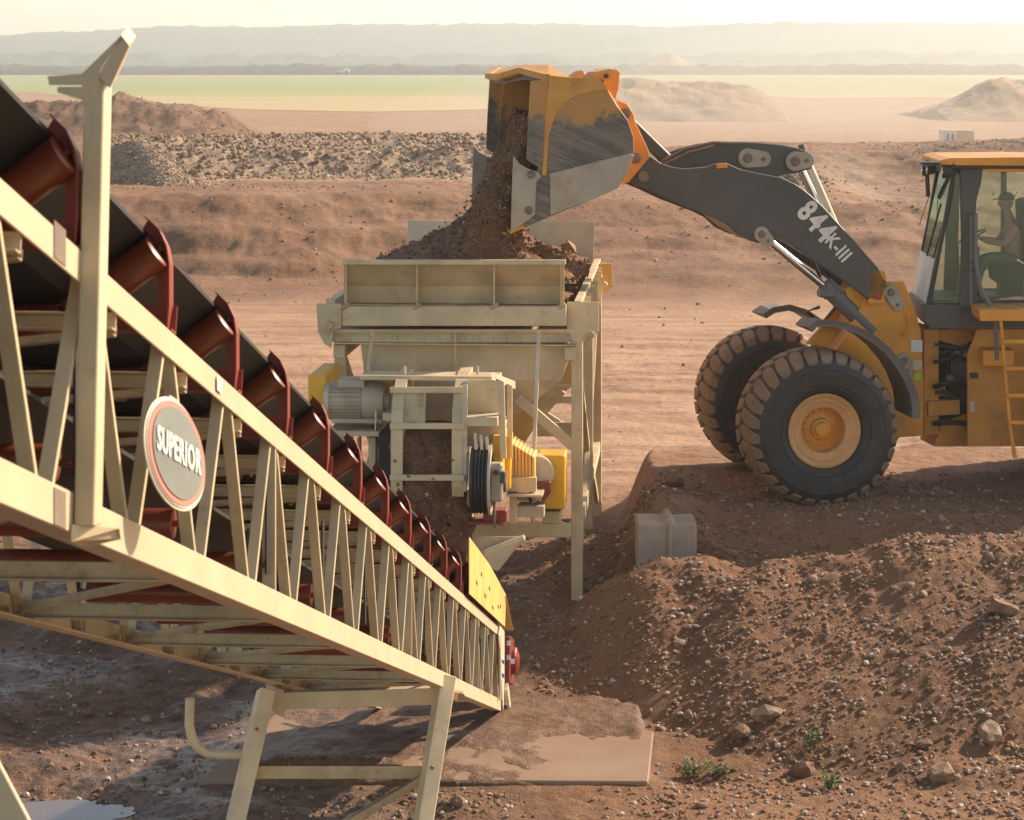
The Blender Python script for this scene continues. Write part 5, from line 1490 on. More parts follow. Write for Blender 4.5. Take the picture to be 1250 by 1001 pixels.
cpl('door_rail', [(1195, 325), (1318, 325), (1318, 329), (1195, 329)], DC1 - .3, .04, 'tan')
cpl('far_rail', [(1195, 352), (1318, 352), (1318, 356), (1195, 356)], DC1 - .2, .04, 'yellow_dusty')
cpl('pillar_post', [(1222, 206), (1229, 206), (1229, 378), (1222, 378)], DC1 - .12, .05, 'fender')
def quad(name, pts, mat, thv, par=cab): return MB().prism(pts, thv).build(name, mat, par)
A0, B0 = rp(1165, 209, DC0 + .08), rp(1133, 372, DC0 + .08)
A1_, B1_ = A0 + Rb * (DC1 - DC0 - .16), B0 + Rb * (DC1 - DC0 - .16)
quad('windshield', [A0, B0, B1_, A1_], 'glass', Rf * .012)
m0 = A0.lerp(B0, .66); m1 = A1_.lerp(B1_, .66)
quad('lower_front_panel', [m0 + Rf * .02, B0 + Rf * .02, B1_ + Rf * .02, m1 + Rf * .02], 'white', Rf * .02) 
quad('front_header', [A0 + UP * .1, A0 - UP * .06, A1_ - UP * .06, A1_ + UP * .1], 'black', Rf * .06)
wp = A0.lerp(A1_, .35)
MB().tube([m0.lerp(m1, .4) + Rf * .06, (A0.lerp(B0, .25)).lerp(A1_.lerp(B1_, .25), .15) + Rf * .06], .013, 6).build('wiper', 'black', cab)
# lamps and mirror on the cab's front corner
for px, py, d, rr in ((1156, 210, .75, .085), (1131, 208, 2.2, .075), (1137, 207, 1.9, .07)):
    q = MB().lathe(rp(px, py, d), Rf, [(-.07, .02), (-.06, rr * .8), (.04, rr), (.06, rr), (.06, .02)], 16).build('work_lamp', 'black', cab, smooth=True)
    MB().lathe(rp(px, py, d) + Rf * .062, Rf, [(0, 0.0), (0, rr * .85), (.01, rr * .8), (.012, 0)], 16).build('lens', 'chrome', q, smooth=True)
MB().beam(rp(1128, 200, 2.5), rp(1165, 200, .7), .04, .04).build('lamp_bar', 'black', cab)
cpl('mirror_arm', [(1124, 197), (1145, 196), (1145, 200), (1124, 200)], 1.9, .12, 'black')
MB().tube([rp(1131, 200, 2.3), rp(1133, 240, 2.3)], .03, 8).build('mirror_stem', 'black', cab)
MB().tube([rp(1134, 240, 2.3), rp(1122, 275, 2.3)], .006, 5).build('aerial_wire', 'black', cab)
MB().prism([rp(1125, 198, .5), rp(1147, 198, .5), rp(1147, 202, .5), rp(1128, 203, .5)], Rb * .3).build('mirror', 'black', cab)
# inside: seat, wheel, console
cpl('cab_floor', [(1137, 366), (1318, 366), (1318, 372), (1137, 372)], DC0 + .1, DC1 - DC0 - .2, 'black')
st = cpl('seat', [(1212, 322), (1252, 322), (1256, 345), (1214, 345)], 1.4, .5, 'seatcloth', .03)
cpl('seat_back', [(1246, 245), (1262, 243), (1270, 322), (1250, 322)], 1.4, .5, 'seatcloth', .03)
cpl('seat_base', [(1222, 345), (1250, 345), (1250, 366), (1222, 366)], 1.45, .4, 'black', .01)
cpl('console', [(1176, 330), (1188, 300), (1196, 300), (1196, 366), (1172, 366)], 1.45, .4, 'black', .02)
cc = rp(1187, 288, 1.65); wa = (rp(1183, 282, 1.65) - rp(1193, 302, 1.65)).normalized()
MB().lathe(cc, wa, [(-.012, .19), (0, .205), (.012, .19), (0, .175)], 28, closed=True).build('steering_wheel', 'black', cab, smooth=True)
MB().beam(rp(1186, 292, 1.65), rp(1190, 305, 1.65), .04, .04).build('steering_column', 'black', cab)
# ------------------------------------------------------------ the driver
def skin_chain(name, pts, rads, mat, parent, edges=None, sub=2):
    me = bpy.data.meshes.new(name)
    o = bpy.data.objects.new(name, me); COL.objects.link(o)
    org = Vector(pts[0])
    me.from_pydata([tuple(Vector(p) - org) for p in pts], edges or [(i, i + 1) for i in range(len(pts) - 1)], [])
    sk = o.modifiers.new('skin', 'SKIN'); sk.use_smooth_shade = True
    if not me.skin_vertices: 
        me.skin_vertices.new()
    for v, r in zip(me.skin_vertices[0].data, rads):
        rr = r if isinstance(r, tuple) else (r, r); v.radius = rr
    me.skin_vertices[0].data[0].use_root = True
    sb = o.modifiers.new('sub', 'SUBSURF'); sb.levels = sub; sb.render_levels = sub
    me.materials.append(MT[mat])
    ORG[o] = org; o.parent = parent
    o.location = org - (ORG[parent] if parent else Vector())
    return o
hip = rp(1240, 318, 1.66)
drv = thing('person', 'driver in pink shirt and dark cap seated in the loader cab', 'person', hip)
def dp(f, l, z): return hip + Rf * f + Rb * l + UP * z
pts = [dp(0, 0, 0), dp(.02, 0, .22), dp(.05, 0, .42), dp(.07, 0, .54), dp(.10, 0, .62), dp(.12, 0, .70)]
rads = [.15, .14, (.17, .15), .075, .06, .05]
ed = [(0, 1), (1, 2), (2, 3), (3, 4), (4, 5)]
pts += [dp(.05, -.20, .44), dp(.20, -.24, .24), dp(.42, -.15, .28), dp(.48, -.13, .30), dp(.05, .20, .44), dp(.20, .24, .24), dp(.42, .13, .28), dp(.48, .11, .30)]
rads += [.075, .05, .038, .035, .075, .05, .038, .035]
ed += [(2, 6), (6, 7), (7, 8), (8, 9), (2, 10), (10, 11), (11, 12), (12, 13)]
body_ = skin_chain('body', pts, rads, 'shirt', drv, ed)
for s in (-1, 1):
    skin_chain('trouser_leg', [dp(0, .08 * s, 0), dp(.22, .12 * s, .03), dp(.44, .14 * s, .02), dp(.52, .14 * s, -.20), dp(.55, .14 * s, -.42)], [.11, .09, .07, .06, .05], 'jeans', drv)
    skin_chain('boot', [dp(.52, .14 * s, -.44), dp(.60, .14 * s, -.47), dp(.72, .14 * s, -.48)], [.05, .045, .035], 'black', drv)
    h_ = skin_chain('hand', [dp(.47, .12 * s, .30), dp(.52, .11 * s, .32)], [.035, .038], 'skin', drv, sub=1)
    for q in range(4):
        skin_chain('finger', [dp(.52, .11 * s + .018 * (q - 1.5), .335), dp(.555, .11 * s + .018 * (q - 1.5), .33), dp(.56, .11 * s + .018 * (q - 1.5), .30)], [.01, .009, .008], 'skin', h_, sub=1)
    skin_chain('thumb', [dp(.50, .09 * s, .30), dp(.535, .085 * s, .30)], [.011, .009], 'skin', h_, sub=1)
hc_ = dp(.13, 0, .78)
me_ = MB()
for i in range(15):
    ph = math.pi * i / 14
    for k in range(20):
        t = 2 * math.pi * k / 20
        r = math.sin(ph)
        x = math.cos(t) * r * .098; y = math.sin(t) * r * .078; z = math.cos(ph) * .125
        if z < 0: x *= (1 + .5 * z / .125 * .5); y *= (1 + z / .125 * .25)
        if abs(t - 0) < .2 or abs(t - 2 * math.pi) < .2:
            if -.035 < z < .01: x += .022
        me_.v.append(hc_ + Rf * x + Rb * y + UP * z)
for i in range(14):
    for k in range(20): me_.f.append((i * 20 + k, i * 20 + (k + 1) % 20, (i + 1) * 20 + (k + 1) % 20, (i + 1) * 20 + k))
hd_ = me_.build('head', 'skin', drv, smooth=True)
for s in (-1, 1):
    MB().lathe(hc_ + Rb * (s * .08) + Rf * -.005, Rb * s, [(-.01, .01), (0, .028), (.012, .024), (.014, .01)], 10).build('ear', 'skin', hd_, smooth=True)
    MB().lathe(hc_ + Rb * (s * .03) + Rf * .088 + UP * .012, Rf, [(0, .012), (.006, .009), (.008, 0.002)], 8).build('eye', 'black', hd_, smooth=True)
MB().box(hc_ + Rf * .083 - UP * .055, (.01, .045, .008), (Rf, Rb, UP)).build('mouth', 'reflector', hd_)
cap = MB().lathe(hc_ + UP * .035 - Rf * .008, UP, [(0, .108), (.04, .106), (.08, .085), (.105, .04), (.11, .005)], 20)
cap.prism([hc_ + UP * .045 + Rf * .08 + Rb * .06, hc_ + UP * .038 + Rf * .17 + Rb * .04, hc_ + UP * .038 + Rf * .17 - Rb * .04, hc_ + UP * .045 + Rf * .08 - Rb * .06], UP * .01)
cap.build('cap', 'cap', drv, smooth=True)

# ------------------------------------------------------------ slab, block, puddles
def slab_mat():
    return paint('slab_concrete', (0.27, 0.19, 0.125), 0.75, dirt=0.75, dcol=(0.22, 0.125, 0.075), scale=1.3, top=0.9)
sz = -1.115
s0 = PX(243, 957, 21.42); s1 = PX(791, 957, 21.42); s2 = PX(792, 893, 23.1); s3 = PX(345, 865, 24.0)
pts = [Vector((s0.x, 21.42, 0)), Vector((-1.05, 21.45, 0)), Vector((1.27, 21.40, 0)), Vector((1.42, 23.0, 0)), Vector((.8, 23.85, 0)), Vector((-1.2, 24.1, 0)), Vector((-2.36, 24.0, 0))]
for p in pts: p.z = sz - .07
slb = MB().prism(pts, (0, 0, .09)).build('concrete_slab', slab_mat(), None, bevel=.012)
tag(slb, 'large flat concrete slab lying in the mud under the conveyor legs', 'slab')
# mud smeared over the middle of the slab
def mud_patch():
    nx, ny = 200, 120
    X, Y = np.meshgrid(np.linspace(-2.7, 1.5, nx), np.linspace(21.3, 24.3, ny))
    m = fbm(X * .9, Y * .9, 4, 121) + .28 + .35 * np.exp(-((X + .6) / 1.1) ** 2) + .4 * sst(Y, 23.4, 24.0) - .36 * sst(X, .1, .5) * sst(Y, 23.7, 23.2) - .5 * sst(X, -2.0, -2.5)
    edge = np.minimum(np.minimum(sst(X, -2.7, -2.5), sst(X, 1.5, 1.25)), np.minimum(sst(Y, 21.3, 21.42), sst(Y, 24.3, 24.1)))
    m = m - (1 - edge) * 3
    z = sz + .005 + .07 * np.clip(m + .12, -1, .7) + .02 * fbm(X * 6, Y * 6, 3, 123)
    V = np.stack([X, Y, z], -1).reshape(-1, 3)
    C = np.tile(np.array([[0, .75, .0, 1.]]), (len(V), 1))
    o = np_mesh('mud_on_slab', V, grid_faces(ny, nx), SOIL, True, C)
    tag(o, kind='structure')
mud_patch()
blk_o = LF.P(815, 657, 0)
bx = PX(778, 632, 27.25); bx2 = PX(851, 632, 27.25)
bz0 = -.85
blkp = [Vector((bx.x, 27.25, bz0)), Vector((bx2.x, 27.32, bz0)), Vector((bx2.x, 27.32, .13)), Vector((bx2.x - .26, 27.30, .12)), Vector((bx2.x - .29, 27.30, .19)), Vector((bx2.x - .35, 27.30, .20)), Vector((bx2.x - .39, 27.30, .13)), Vector((bx.x, 27.25, .15))]
blk = MB().prism(blkp, (0, .6, 0)).build('concrete_block', 'concrete', None, bevel=.02)
tag(blk, 'pale concrete block set into the earth ramp beside the hopper leg', 'concrete block')
MB().box(Vector((bx2.x - .32, 27.26, -.2)), (.05, .04, .70)).build('cast_rib', 'concrete', blk, bevel=.01)

def water_mat():
    m, nt, n, l, p = new_mat('puddle_water')
    p.inputs['Base Color'].default_value = (0.11, 0.07, 0.045, 1); p.inputs['Roughness'].default_value = 0.04
    p.inputs['Specular IOR Level'].default_value = 0.8
    g = n.new('ShaderNodeNewGeometry')
    nbump(n, l, p, nnoise(n, l, g.outputs['Position'], 8, 3), 0.05, 0.01)
    return m
WM = water_mat()
for cx, cy, rx, ry, zz, lab in ((-4.05, 20.8, .62, .42, -1.205, 'shiny muddy puddle in the lower left corner of the yard'),):
    pts = [Vector((cx + rx * math.cos(t) * (1 + .15 * math.sin(3 * t)), cy + ry * math.sin(t), zz)) for t in [2 * math.pi * k / 40 for k in range(40)]]
    o = MB().add(pts, [tuple(range(40))]).build('puddle', WM, None)
    tag(o, kind='structure')

# ------------------------------------------------------------ stones
def ico(sub, seed, rough=.22):
    bm = bmesh.new(); bmesh.ops.create_icosphere(bm, subdivisions=sub, radius=1.0)
    bm.verts.ensure_lookup_table()
    V = np.array([v.co[:] for v in bm.verts]); F = np.array([[v.index for v in f.verts] for f in bm.faces]); bm.free()
    rs = np.random.RandomState(seed)
    # facets: cut by random planes
    for k in range(7):
        d = rs.normal(size=3); d /= np.linalg.norm(d); c = rs.uniform(.55, .9)
        s = V @ d; over = np.clip(s - c, 0, None); V = V - over[:, None] * d * .85
    V = V * (1 + rough * (rs.rand(len(V), 1) - .5) * .5)
    V = V * np.array([1.0, rs.uniform(.65, .95), rs.uniform(.5, .8)])
    return V, F
def stone_mat():
    m, nt, n, l, p = new_mat('stone')
    at = n.new('ShaderNodeAttribute'); at.attribute_name = 'zone'
    g = n.new('ShaderNodeNewGeometry')
    f = nnoise(n, l, g.outputs['Position'], 18, 5, .7)
    c = nmix(n, l, nramp(n, l, f, .35, .7, 0, .5), at.outputs['Color'], (.24, .14, .085))
    l.new(c, p.inputs['Base Color']); p.inputs['Roughness'].default_value = .85
    nbump(n, l, p, f, .5, .02)
    return m
STONE = stone_mat()
def stone_mat2():
    m, nt, n, l, p = new_mat('big_stone')
    oi = n.new('ShaderNodeObjectInfo'); g = n.new('ShaderNodeNewGeometry')
    f = nnoise(n, l, g.outputs['Position'], 11, 6, .7)
    c = nmix(n, l, nramp(n, l, oi.outputs['Random'], 0.2, 0.95), (.16, .085, .048), (.32, .215, .135))
    c = nmix(n, l, nramp(n, l, f, .40, .65, 0, .8), c, (.15, .078, .042))
    l.new(c, p.inputs['Base Color']); p.inputs['Roughness'].default_value = .88
    nbump(n, l, p, f, .6, .03)
    return m
STONE2 = stone_mat2()
tmpl = [ico(1, 100 + k) for k in range(8)]
tmpl2 = [ico(2, 200 + k, .3) for k in range(6)]
rs = np.random.RandomState(5)
def mound_w(X, Y):
    yt = np.interp(X, [-0.6, 0.0, 0.7, 1.3, 2.5, 4.0, 9], [25.6, 24.6, 24.2, 23.6, 22.3, 21.35, 21.1])
    d = sst(Y, yt - .5, yt + .4) * sst(X, -.1, .6)
    d = d * (0.35 + 0.65 * sst(fbm(X * .8, Y * .8, 3, 131), -.25, .35))
    d = np.maximum(d, .55 * sst(X, .6, 1.2) * sst(Y, 22.6, 21.6))
    d = np.maximum(d, .45 * sst(X, -2.6, -1.8) * sst(X, .3, -.2) * sst(Y, 21.4, 21.1))
    d = np.maximum(d, .16 * sst(X, .4, -.4))
    d = np.maximum(d, .35 * sst(Y, 26.2, 26.8) * sst(Y, 31, 28.5) * sst(X, .1, .5) * sst(X, 8, 1.5))
    return d
def scatter_near(n, smin, smax, seed, name, power=2.2, pale=.14):
    rs = np.random.RandomState(seed)
    Y = rs.uniform(20.3, 31, n * 5); X = rs.uniform(-.235, .27, n * 5) * Y
    w = mound_w(X, Y)
    # none on the bare slab
    w = w * (1 - .9 * ((X > -2.6) & (X < 1.35) & (Y > 21.45) & (Y < 24)))
    k = rs.rand(n * 5) < w; X = X[k][:n]; Y = Y[k][:n]
    s = smin + (smax - smin) * rs.rand(len(X)) ** power
    Z = height(X, Y)
    Vs = []; Fs = []; Cs = []; off = 0
    cols = np.array([(.20, .115, .07), (.26, .16, .10), (.32, .22, .145), (.24, .13, .08), (.36, .27, .19)])
    for i in range(len(X)):
        V, F = tmpl[rs.randint(8)]
        a = rs.uniform(0, 6.283); c, s_ = math.cos(a), math.sin(a)
        P_ = V * s[i]; P_ = np.stack([P_[:, 0] * c - P_[:, 1] * s_, P_[:, 0] * s_ + P_[:, 1] * c, P_[:, 2]], -1)
        P_ = P_ + np.array([X[i], Y[i], Z[i] + s[i] * .22])
        Vs.append(P_); Fs.append(F + off); off += len(V)
        col = cols[rs.randint(5)] * rs.uniform(.8, 1.15)
        if rs.rand() < pale: col = np.array([.58, .50, .40]) * rs.uniform(.75, 1.1)
        Cs.append(np.tile(np.append(col, 1.), (len(V), 1)))
    o = np_mesh(name, np.concatenate(Vs), np.concatenate(Fs), STONE, False, np.concatenate(Cs))
    return o
o = scatter_near(5200, .008, .045, 3, 'pebbles'); tag(o, 'small pale and brown pebbles strewn over the soil mound', 'pebbles', kind='stuff')
o = scatter_near(2600, .018, .04, 4, 'clods', 1.4, .03); tag(o, 'small soil clods and stone chips scattered over the ground', 'clods', kind='stuff')
ti0 = []
for k in range(6):
    bm = bmesh.new(); bmesh.ops.create_icosphere(bm, subdivisions=1, radius=1.0); bm.free()
    V0, F0 = ico(1, 400 + k, .35); 
    # the 20-sided core of each lump
    bm = bmesh.new(); bmesh.ops.create_icosphere(bm, subdivisions=1, radius=1.0)
    bm.free()
    t_ = (1 + 5 ** .5) / 2
    Vb = np.array([(-1, t_, 0), (1, t_, 0), (-1, -t_, 0), (1, -t_, 0), (0, -1, t_), (0, 1, t_), (0, -1, -t_), (0, 1, -t_), (t_, 0, -1), (t_, 0, 1), (-t_, 0, -1), (-t_, 0, 1)]) / 1.9
    Fb_ = np.array([(0, 11, 5), (0, 5, 1), (0, 1, 7), (0, 7, 10), (0, 10, 11), (1, 5, 9), (5, 11, 4), (11, 10, 2), (10, 7, 6), (7, 1, 8), (3, 9, 4), (3, 4, 2), (3, 2, 6), (3, 6, 8), (3, 8, 9), (4, 9, 5), (2, 4, 11), (6, 2, 10), (8, 6, 7), (9, 8, 1)])
    r_ = np.random.RandomState(500 + k)
    ti0.append((Vb * r_.uniform(.7, 1.15, (12, 1)) * r_.uniform(.65, 1.1, (1, 3)), Fb_))
def lumps(name, P_, S_, mat, seed, cols, pale, label, kind='stuff'):
    r_ = np.random.RandomState(seed); n = len(P_)
    V = np.stack([t[0] for t in ti0])[r_.randint(6, size=n)]
    a = r_.uniform(0, 6.283, n); c, s_ = np.cos(a)[:, None], np.sin(a)[:, None]
    V = V * S_[:, None, None]
    V = np.stack([V[..., 0] * c - V[..., 1] * s_, V[..., 0] * s_ + V[..., 1] * c, V[..., 2]], -1) + P_[:, None, :]
    F = (ti0[0][1][None] + (np.arange(n) * 12)[:, None, None]).reshape(-1, 3)
    cols = np.array(cols); C = cols[r_.randint(len(cols), size=n)] * r_.uniform(.75, 1.2, (n, 1))
    pk = r_.rand(n) < pale; C[pk] = np.array([.52, .43, .33]) * r_.uniform(.8, 1.1, (pk.sum(), 1))
    C = np.concatenate([np.repeat(C[:, None], 12, 1), np.ones((n, 12, 1))], -1).reshape(-1, 4)
    o = np_mesh(name, V.reshape(-1, 3), F, mat, False, C); tag(o, label, kind=kind); return o
SC = [(.17, .080, .035), (.22, .11, .05), (.28, .155, .08), (.14, .065, .029)]
r_ = np.random.RandomState(71)
# fine rubble on the mound and the ramp
n = 60000; Y = r_.uniform(20.3, 31.5, n); X = r_.uniform(-.235, .27, n) * Y
w = mound_w(X, Y) * (0.25 + .75 * sst(fbm(X * 2.1, Y * 2.1, 3, 141), -.15, .25)) * (1 - .95 * ((X > -2.6) & (X < 1.35) & (Y > 21.45) & (Y < 24)))
k = r_.rand(n) < w * .8; X = X[k]; Y = Y[k]; S_ = .008 + .022 * r_.rand(len(X)) ** 2.5
lumps('fine_rubble', np.stack([X, Y, height(X, Y) + S_ * .2], -1), S_, STONE, 72, SC, .10, 'fine brown rubble covering the mound and the ramp')
# rubble on the pit wall, the gravel bank and the floor in front of them
n = 60000; Y = 36 + 78 * r_.rand(n) ** .8; X = r_.uniform(-.26, .28, n) * Y
g_ = gravel_mask(X, Y)
w = .015 + .985 * g_ + .15 * sst(fbm(X * .3, Y * .3, 3, 145), .0, .35) * sst(Y, 62, 70)
k = r_.rand(n) < w; X = X[k]; Y = Y[k]; g_ = g_[k]; S_ = (.02 + .05 * r_.rand(len(X)) ** 2.2) * (1 + .7 * g_) * np.clip(Y / 60, .5, 1.3)
lumps('pit_rubble', np.stack([X, Y, height(X, Y) + S_ * .15], -1), S_, STONE, 73, [(.26, .155, .085), (.33, .22, .135), (.23, .13, .07), (.36, .26, .17)], .05, 'broken stone and gravel strewn over the pit wall and the gravel bank')
hv_ = HEAPV['gravel_ridge']; q = np.random.RandomState(74); P_ = hv_[q.randint(len(hv_), size=6000)] + q.normal(size=(6000, 3)) * np.array([.06, .06, .01])
lumps('ridge_gravel', P_, .03 + .05 * q.rand(6000) ** 2, STONE, 75, [(.34, .23, .14), (.42, .30, .20), (.28, .18, .11)], .12, 'pale gravel covering the lit end of the ridge')
for nm_, n_, sc_n in (('earth_berm', 5000, .06), ('low_bank', 2500, .035), ('spoil_ridge', 4000, .05), ('talus_tongue', 4000, .06)):
    hv_ = HEAPV[nm_]; P_ = hv_[q.randint(len(hv_), size=n_)] + q.normal(size=(n_, 3)) * np.array([.1, .1, .01])
    lumps('bank_clods', P_, sc_n * (.4 + 1.0 * q.rand(n_) ** 3), STONE, 76, [(.17, .095, .055), (.23, .135, .08), (.28, .175, .11)], .03, 'soil clods and stones lying on the ' + nm_.replace('_', ' '))
# clods riding on the pouring soil, some flying clear of it
def on(Vs, n, jit, smin, smax, fall, seed, name, label):
    q = np.random.RandomState(seed); idx = q.randint(len(Vs), size=n)
    P_ = Vs[idx] + q.normal(size=(n, 3)) * jit
    fly = q.rand(n) < fall
    P_[fly] += np.stack([q.uniform(-.16, .05, fly.sum()), q.uniform(-.6, .1, fly.sum()), q.uniform(-.05, .05, fly.sum())], -1)
    lumps(name, P_, smin + (smax - smin) * q.rand(n) ** 2.5, STONE, seed, [(.17, .078, .032), (.22, .108, .046), (.27, .14, .064), (.14, .064, .027)], .012, label)
sv = STREAM_V
on(sv, 20000, .012, .005, .030, .06, 81, 'loose_clods', 'brown clods tumbling with the soil out of the bucket')
on(CURT_V, 3500, .02, .008, .032, .04, 82, 'falling_clods', 'dark clods dropping from the feeder head')
# stones one could pick up: each an object under the ground, sharing eight meshes
sm = []
for k, (V, F) in enumerate(tmpl2):
    me = bpy.data.meshes.new('stone'); me.from_pydata(V.tolist(), [], F.tolist()); me.materials.append(STONE2)
    for p in me.polygons: p.use_smooth = (k % 2 == 0)
    sm.append(me)
rs = np.random.RandomState(17)
cnt = 0
while cnt < 250:
    Y = rs.uniform(20.6, 30); X = rs.uniform(-.22, .23) * Y
    if rs.rand() > mound_w(np.array(X), np.array(Y)) or (-2.6 < X < 1.35 and 21.4 < Y < 24.1): continue
    if X > 3.2 and Y > 28: continue
    s = .036 + .055 * rs.rand() ** 3
    z = float(height(np.array(X), np.array(Y)))
    o = bpy.data.objects.new('stone', sm[rs.randint(6)]); COL.objects.link(o)
    o.parent = ground; o.location = (X, Y, z - s * .02); o.scale = (s, s, s)
    o.rotation_euler = (rs.uniform(-.4, .4), rs.uniform(-.4, .4), rs.uniform(0, 6.28)); cnt += 1
# the large boulders and slumped clods, placed where they lie
def boulder(px, py, Y, s, label, seed, flat=.75, sink=.2):
    V, F = ico(2, seed, .55) if seed != 320 else ico(1, seed, .5)
    V = V + .10 * np.stack([fbm(V[:, 1] * 2, V[:, 2] * 2, 3, seed), fbm(V[:, 0] * 2, V[:, 2] * 2, 3, seed + 1), fbm(V[:, 0] * 2, V[:, 1] * 2, 3, seed + 2)], -1)
    V = V * np.array([s, s * .9, s * flat])
    x = (px - 625) * Y / FOC
    z = HC - (py - 78) * Y / FOC
    me = bpy.data.meshes.new('boulder'); me.from_pydata(V.tolist(), [], F.tolist()); me.materials.append(STONE2)
    for p in me.polygons: p.use_smooth = False
    o = bpy.data.objects.new('boulder', me); COL.objects.link(o); o.location = (x, Y, z - s * .18); o.rotation_euler = (0.2, -0.15, seed * 1.7)
    tag(o, label, 'boulder')
def ydep(px, py):
    """depth where the sight line meets the ground"""
    Ys = np.linspace(19, 60, 1500); X = (px - 625) * Ys / FOC; Zr = HC - (py - 78) * Ys / FOC
    H = height(X, Ys); k = np.argmax(Zr < H)
    return float(Ys[k])
for px, py, s, lab, sd in (
    (824, 586, .15, 'rounded pale boulder at the left end of the loader ramp', 301),
    (905, 888, .19, 'broad cracked lump of soil low on the mound left of the weeds', 302),
    (935, 868, .17, 'tall split rock standing just above the weed patch', 303),
    (1208, 890, .19, 'biggest pale flat boulder near the lower right corner', 304),
    (1225, 738, .20, 'tilted slab shaped stone high on the right side of the mound', 305),
    (980, 936, .17, 'brown boulder between the two green weeds', 306),
    (1128, 905, .10, 'small pale boulder right of the weeds at the mound foot', 307),
    (445, 979, .095, 'small round brown boulder below the muddy crossbar', 308),
    (428, 997, .09, 'brown boulder at bottom edge under the diagonal brace', 309),
    (560, 976, .09, 'brown rock just right of the conveyor support leg', 310),
    (1150, 940, .17, 'wide brown clod at the bottom right foot of the mound', 311),
    (742, 702, .10, 'dark rock beside the foot of the hopper leg', 312)):
    Y = ydep(px, py + s * 60)
    boulder(px, py, Y, s, lab, sd)
boulder(694, 300, 31.5, .19, 'pointed red brown rock perched on the soil at the hopper rim', 320, 1.15)

# ------------------------------------------------------------ weeds
def weed(px, py, h, n, seed, label, spread=.5):
    rs = random.Random(seed)
    Y = ydep(px, py); x = (px - 625) * Y / FOC; z = float(height(np.array(x), np.array(Y)))
    t = thing('weed', label, 'weed', (x, Y, z))
    st = MB(); lf = MB()
    for k in range(n):
        a = rs.uniform(0, 6.28); r = rs.uniform(.02, spread * h)
        p0 = Vector((x + rs.uniform(-.05, .05), Y + rs.uniform(-.04, .04), z - .01))
        p1 = p0 + Vector((math.cos(a) * r * .5, math.sin(a) * r * .5, h * rs.uniform(.35, .55))); p2 = p0 + Vector((math.cos(a) * r, math.sin(a) * r, h * rs.uniform(.6, 1)))
        st.tube([p0, p1, p2], .004, 5)
        for q in range(9):
            c = p0.lerp(p2, .25 + .75 * q / 8) + Vector((rs.uniform(-.02, .02), rs.uniform(-.02, .02), 0))
            b = rs.uniform(0, 6.28); L = rs.uniform(.03, .055); d = Vector((math.cos(b), math.sin(b), rs.uniform(-.2, .6))).normalized(); u = d.cross(Vector((0, 0, 1))).normalized() * L * .28
            bb = len(lf.v)
            lf.v += [c, c + d * L * .5 + u, c + d * L + Vector((0, 0, -.006)), c + d * L * .5 - u]; lf.f.append((bb, bb + 1, bb + 2, bb + 3))
    st.build('stem', 'leaf', t); lf.build('foliage', 'leaf', t)
weed(990, 915, .26, 9, 1, 'taller leafy green weed growing up the foot of the mound', .35)
weed(1012, 962, .16, 12, 2, 'low bushy green weed beneath the taller one on the mound', .9)
weed(845, 948, .17, 12, 3, 'spreading dark green weed in the gravel right of the slab', 1.0)
weed(875, 946, .11, 9, 4, 'small weed just right of the spreading one by the slab', .9)

# ------------------------------------------------------------ far away: site cabin and a field machine
cabx = (1170 - 625) * 165 / FOC
cz = float(height(np.array(cabx), np.array(165.)))
shed = thing('site_cabin', 'small white and ochre site cabin far behind the dark spoil ridge', 'cabin', (cabx, 165, cz))
top_z = HC - (160 - 78) * 165 / FOC
for k, (x0_, x1_, mt) in enumerate(((1152, 1168, 'white'), (1168.2, 1176, 'skirt'), (1176.2, 1183, 'cream'), (1183.2, 1190, 'tan'))):
    xa = (x0_ - 625) * 165 / FOC; xb = (x1_ - 625) * 165 / FOC
    MB().box(((xa + xb) / 2, 165.9, (top_z - .02 * k + cz - .3) / 2), (xb - xa, 1.8 - .1 * k, top_z - .02 * k - cz + .3)).build('wall_panel', mt, shed, bevel=.01)
MB().box((cabx, 165.9, top_z + .03), (2.3, 1.95, .05)).build('roof', 'cream', shed)
for x_ in (1157, 1163):
    MB().box(((x_ - 625) * 165 / FOC, 164.98, top_z - .45), (.16, .04, .5)).build('window', 'fender', shed)
Yd = 1120.0; tx = (419 - 625) * Yd / FOC
tr_ = thing('tractor', 'tiny field sprayer parked at the far edge of the green field', 'tractor', (tx, Yd, .2))
MB().box((tx - 1.6, Yd, 1.9), (2.6, 1.6, 1.1)).build('bonnet', 'cream', tr_, bevel=.1)
MB().box((tx + .9, Yd, 2.5), (1.9, 1.8, 2.1)).build('cab', 'white', tr_, bevel=.1)
MB().box((tx + 2.6, Yd, 2.2), (.6, 1.9, 2.0)).build('tank', 'white', tr_, bevel=.1)
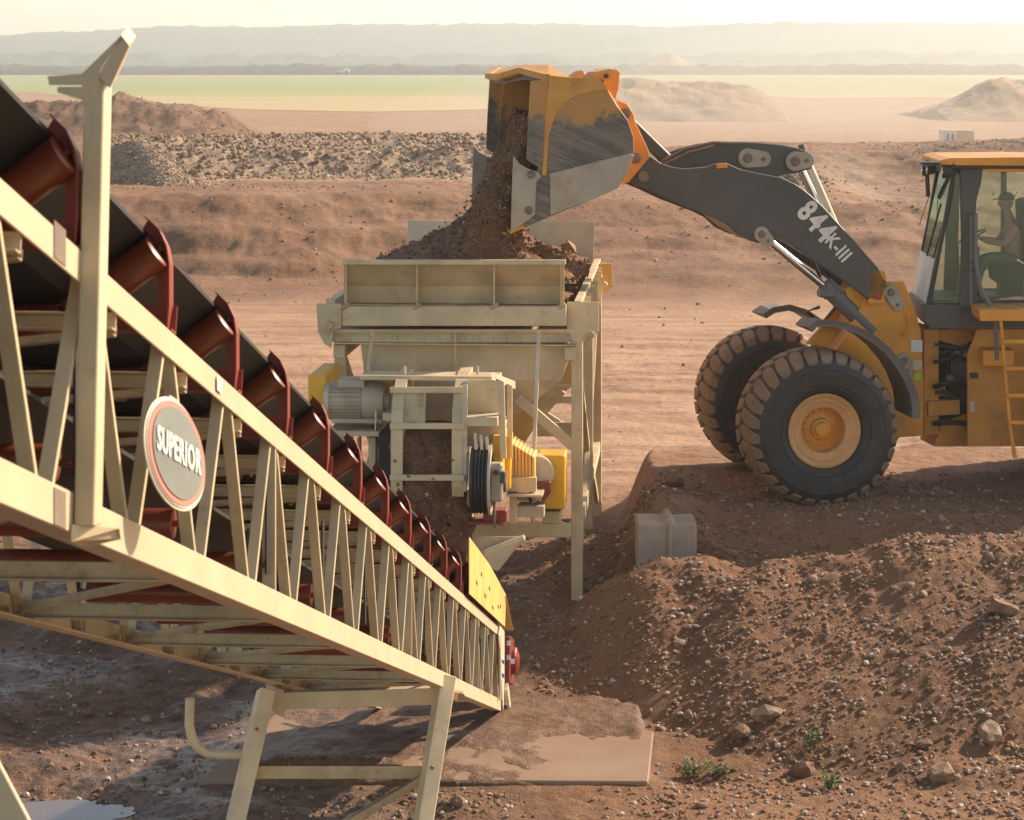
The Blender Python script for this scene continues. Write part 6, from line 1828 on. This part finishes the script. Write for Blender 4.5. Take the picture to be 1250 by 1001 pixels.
for x_, r_ in ((-2.2, .75), (1.6, 1.0)):
    for s in (-1, 1):
        MB().lathe((tx + x_, Yd + s * .9, .2 + r_), (0, 1, 0), [(-.2, .1), (-.2, r_), (.2, r_), (.2, .1)], 20).build('wheel', 'tyre', tr_, smooth=True)

# ------------------------------------------------------------ dusty air
hz_ = MB().box((0, 1650, 37), (4600, 3700, 83)).build('haze', 'tan', None)
hm = bpy.data.materials.new('haze'); hm.use_nodes = True
hn = hm.node_tree.nodes; hn.clear()
ho = hn.new('ShaderNodeOutputMaterial'); hv = hn.new('ShaderNodeVolumePrincipled')
hv.inputs['Density'].default_value = 0.00048
hv.inputs['Color'].default_value = (0.90, 0.92, 0.90, 1)
hv.inputs['Anisotropy'].default_value = 0.45
hm.node_tree.links.new(hv.outputs[0], ho.inputs['Volume'])
hz_.data.materials.clear(); hz_.data.materials.append(hm)
tag(hz_, kind='stuff'); hz_['label'] = 'warm dusty haze filling the air over the whole site'; hz_['category'] = 'haze'
# dust hanging over the far side of the pit, thicker to the right
dm = bpy.data.materials.new('dust'); dm.use_nodes = True
dn = dm.node_tree.nodes; dn.clear()
do = dn.new('ShaderNodeOutputMaterial'); dv = dn.new('ShaderNodeVolumePrincipled')
dv.inputs['Density'].default_value = 0.0027
dv.inputs['Color'].default_value = (0.95, 0.86, 0.74, 1)
dv.inputs['Anisotropy'].default_value = 0.3
dm.node_tree.links.new(dv.outputs[0], do.inputs['Volume'])
for k, (px_, Y_, rx, ry, rz) in enumerate(((1090, 190, 34, 60, 8.5), (830, 175, 24, 42, 5.0))):
    bm = bmesh.new(); bmesh.ops.create_icosphere(bm, subdivisions=4, radius=1.0)
    me = bpy.data.meshes.new('haze'); 
    for v in bm.verts: v.co = (v.co.x * rx, v.co.y * ry, v.co.z * rz)
    bm.to_mesh(me); bm.free(); me.materials.append(dm)
    o = bpy.data.objects.new('haze', me); COL.objects.link(o); o.location = ((px_ - 625) * Y_ / FOC, Y_, .8)
    tag(o, ('pale dust cloud drifting over the far right side of the pit', 'thin dust drifting behind the raised loader boom')[k], 'dust cloud', kind='stuff')
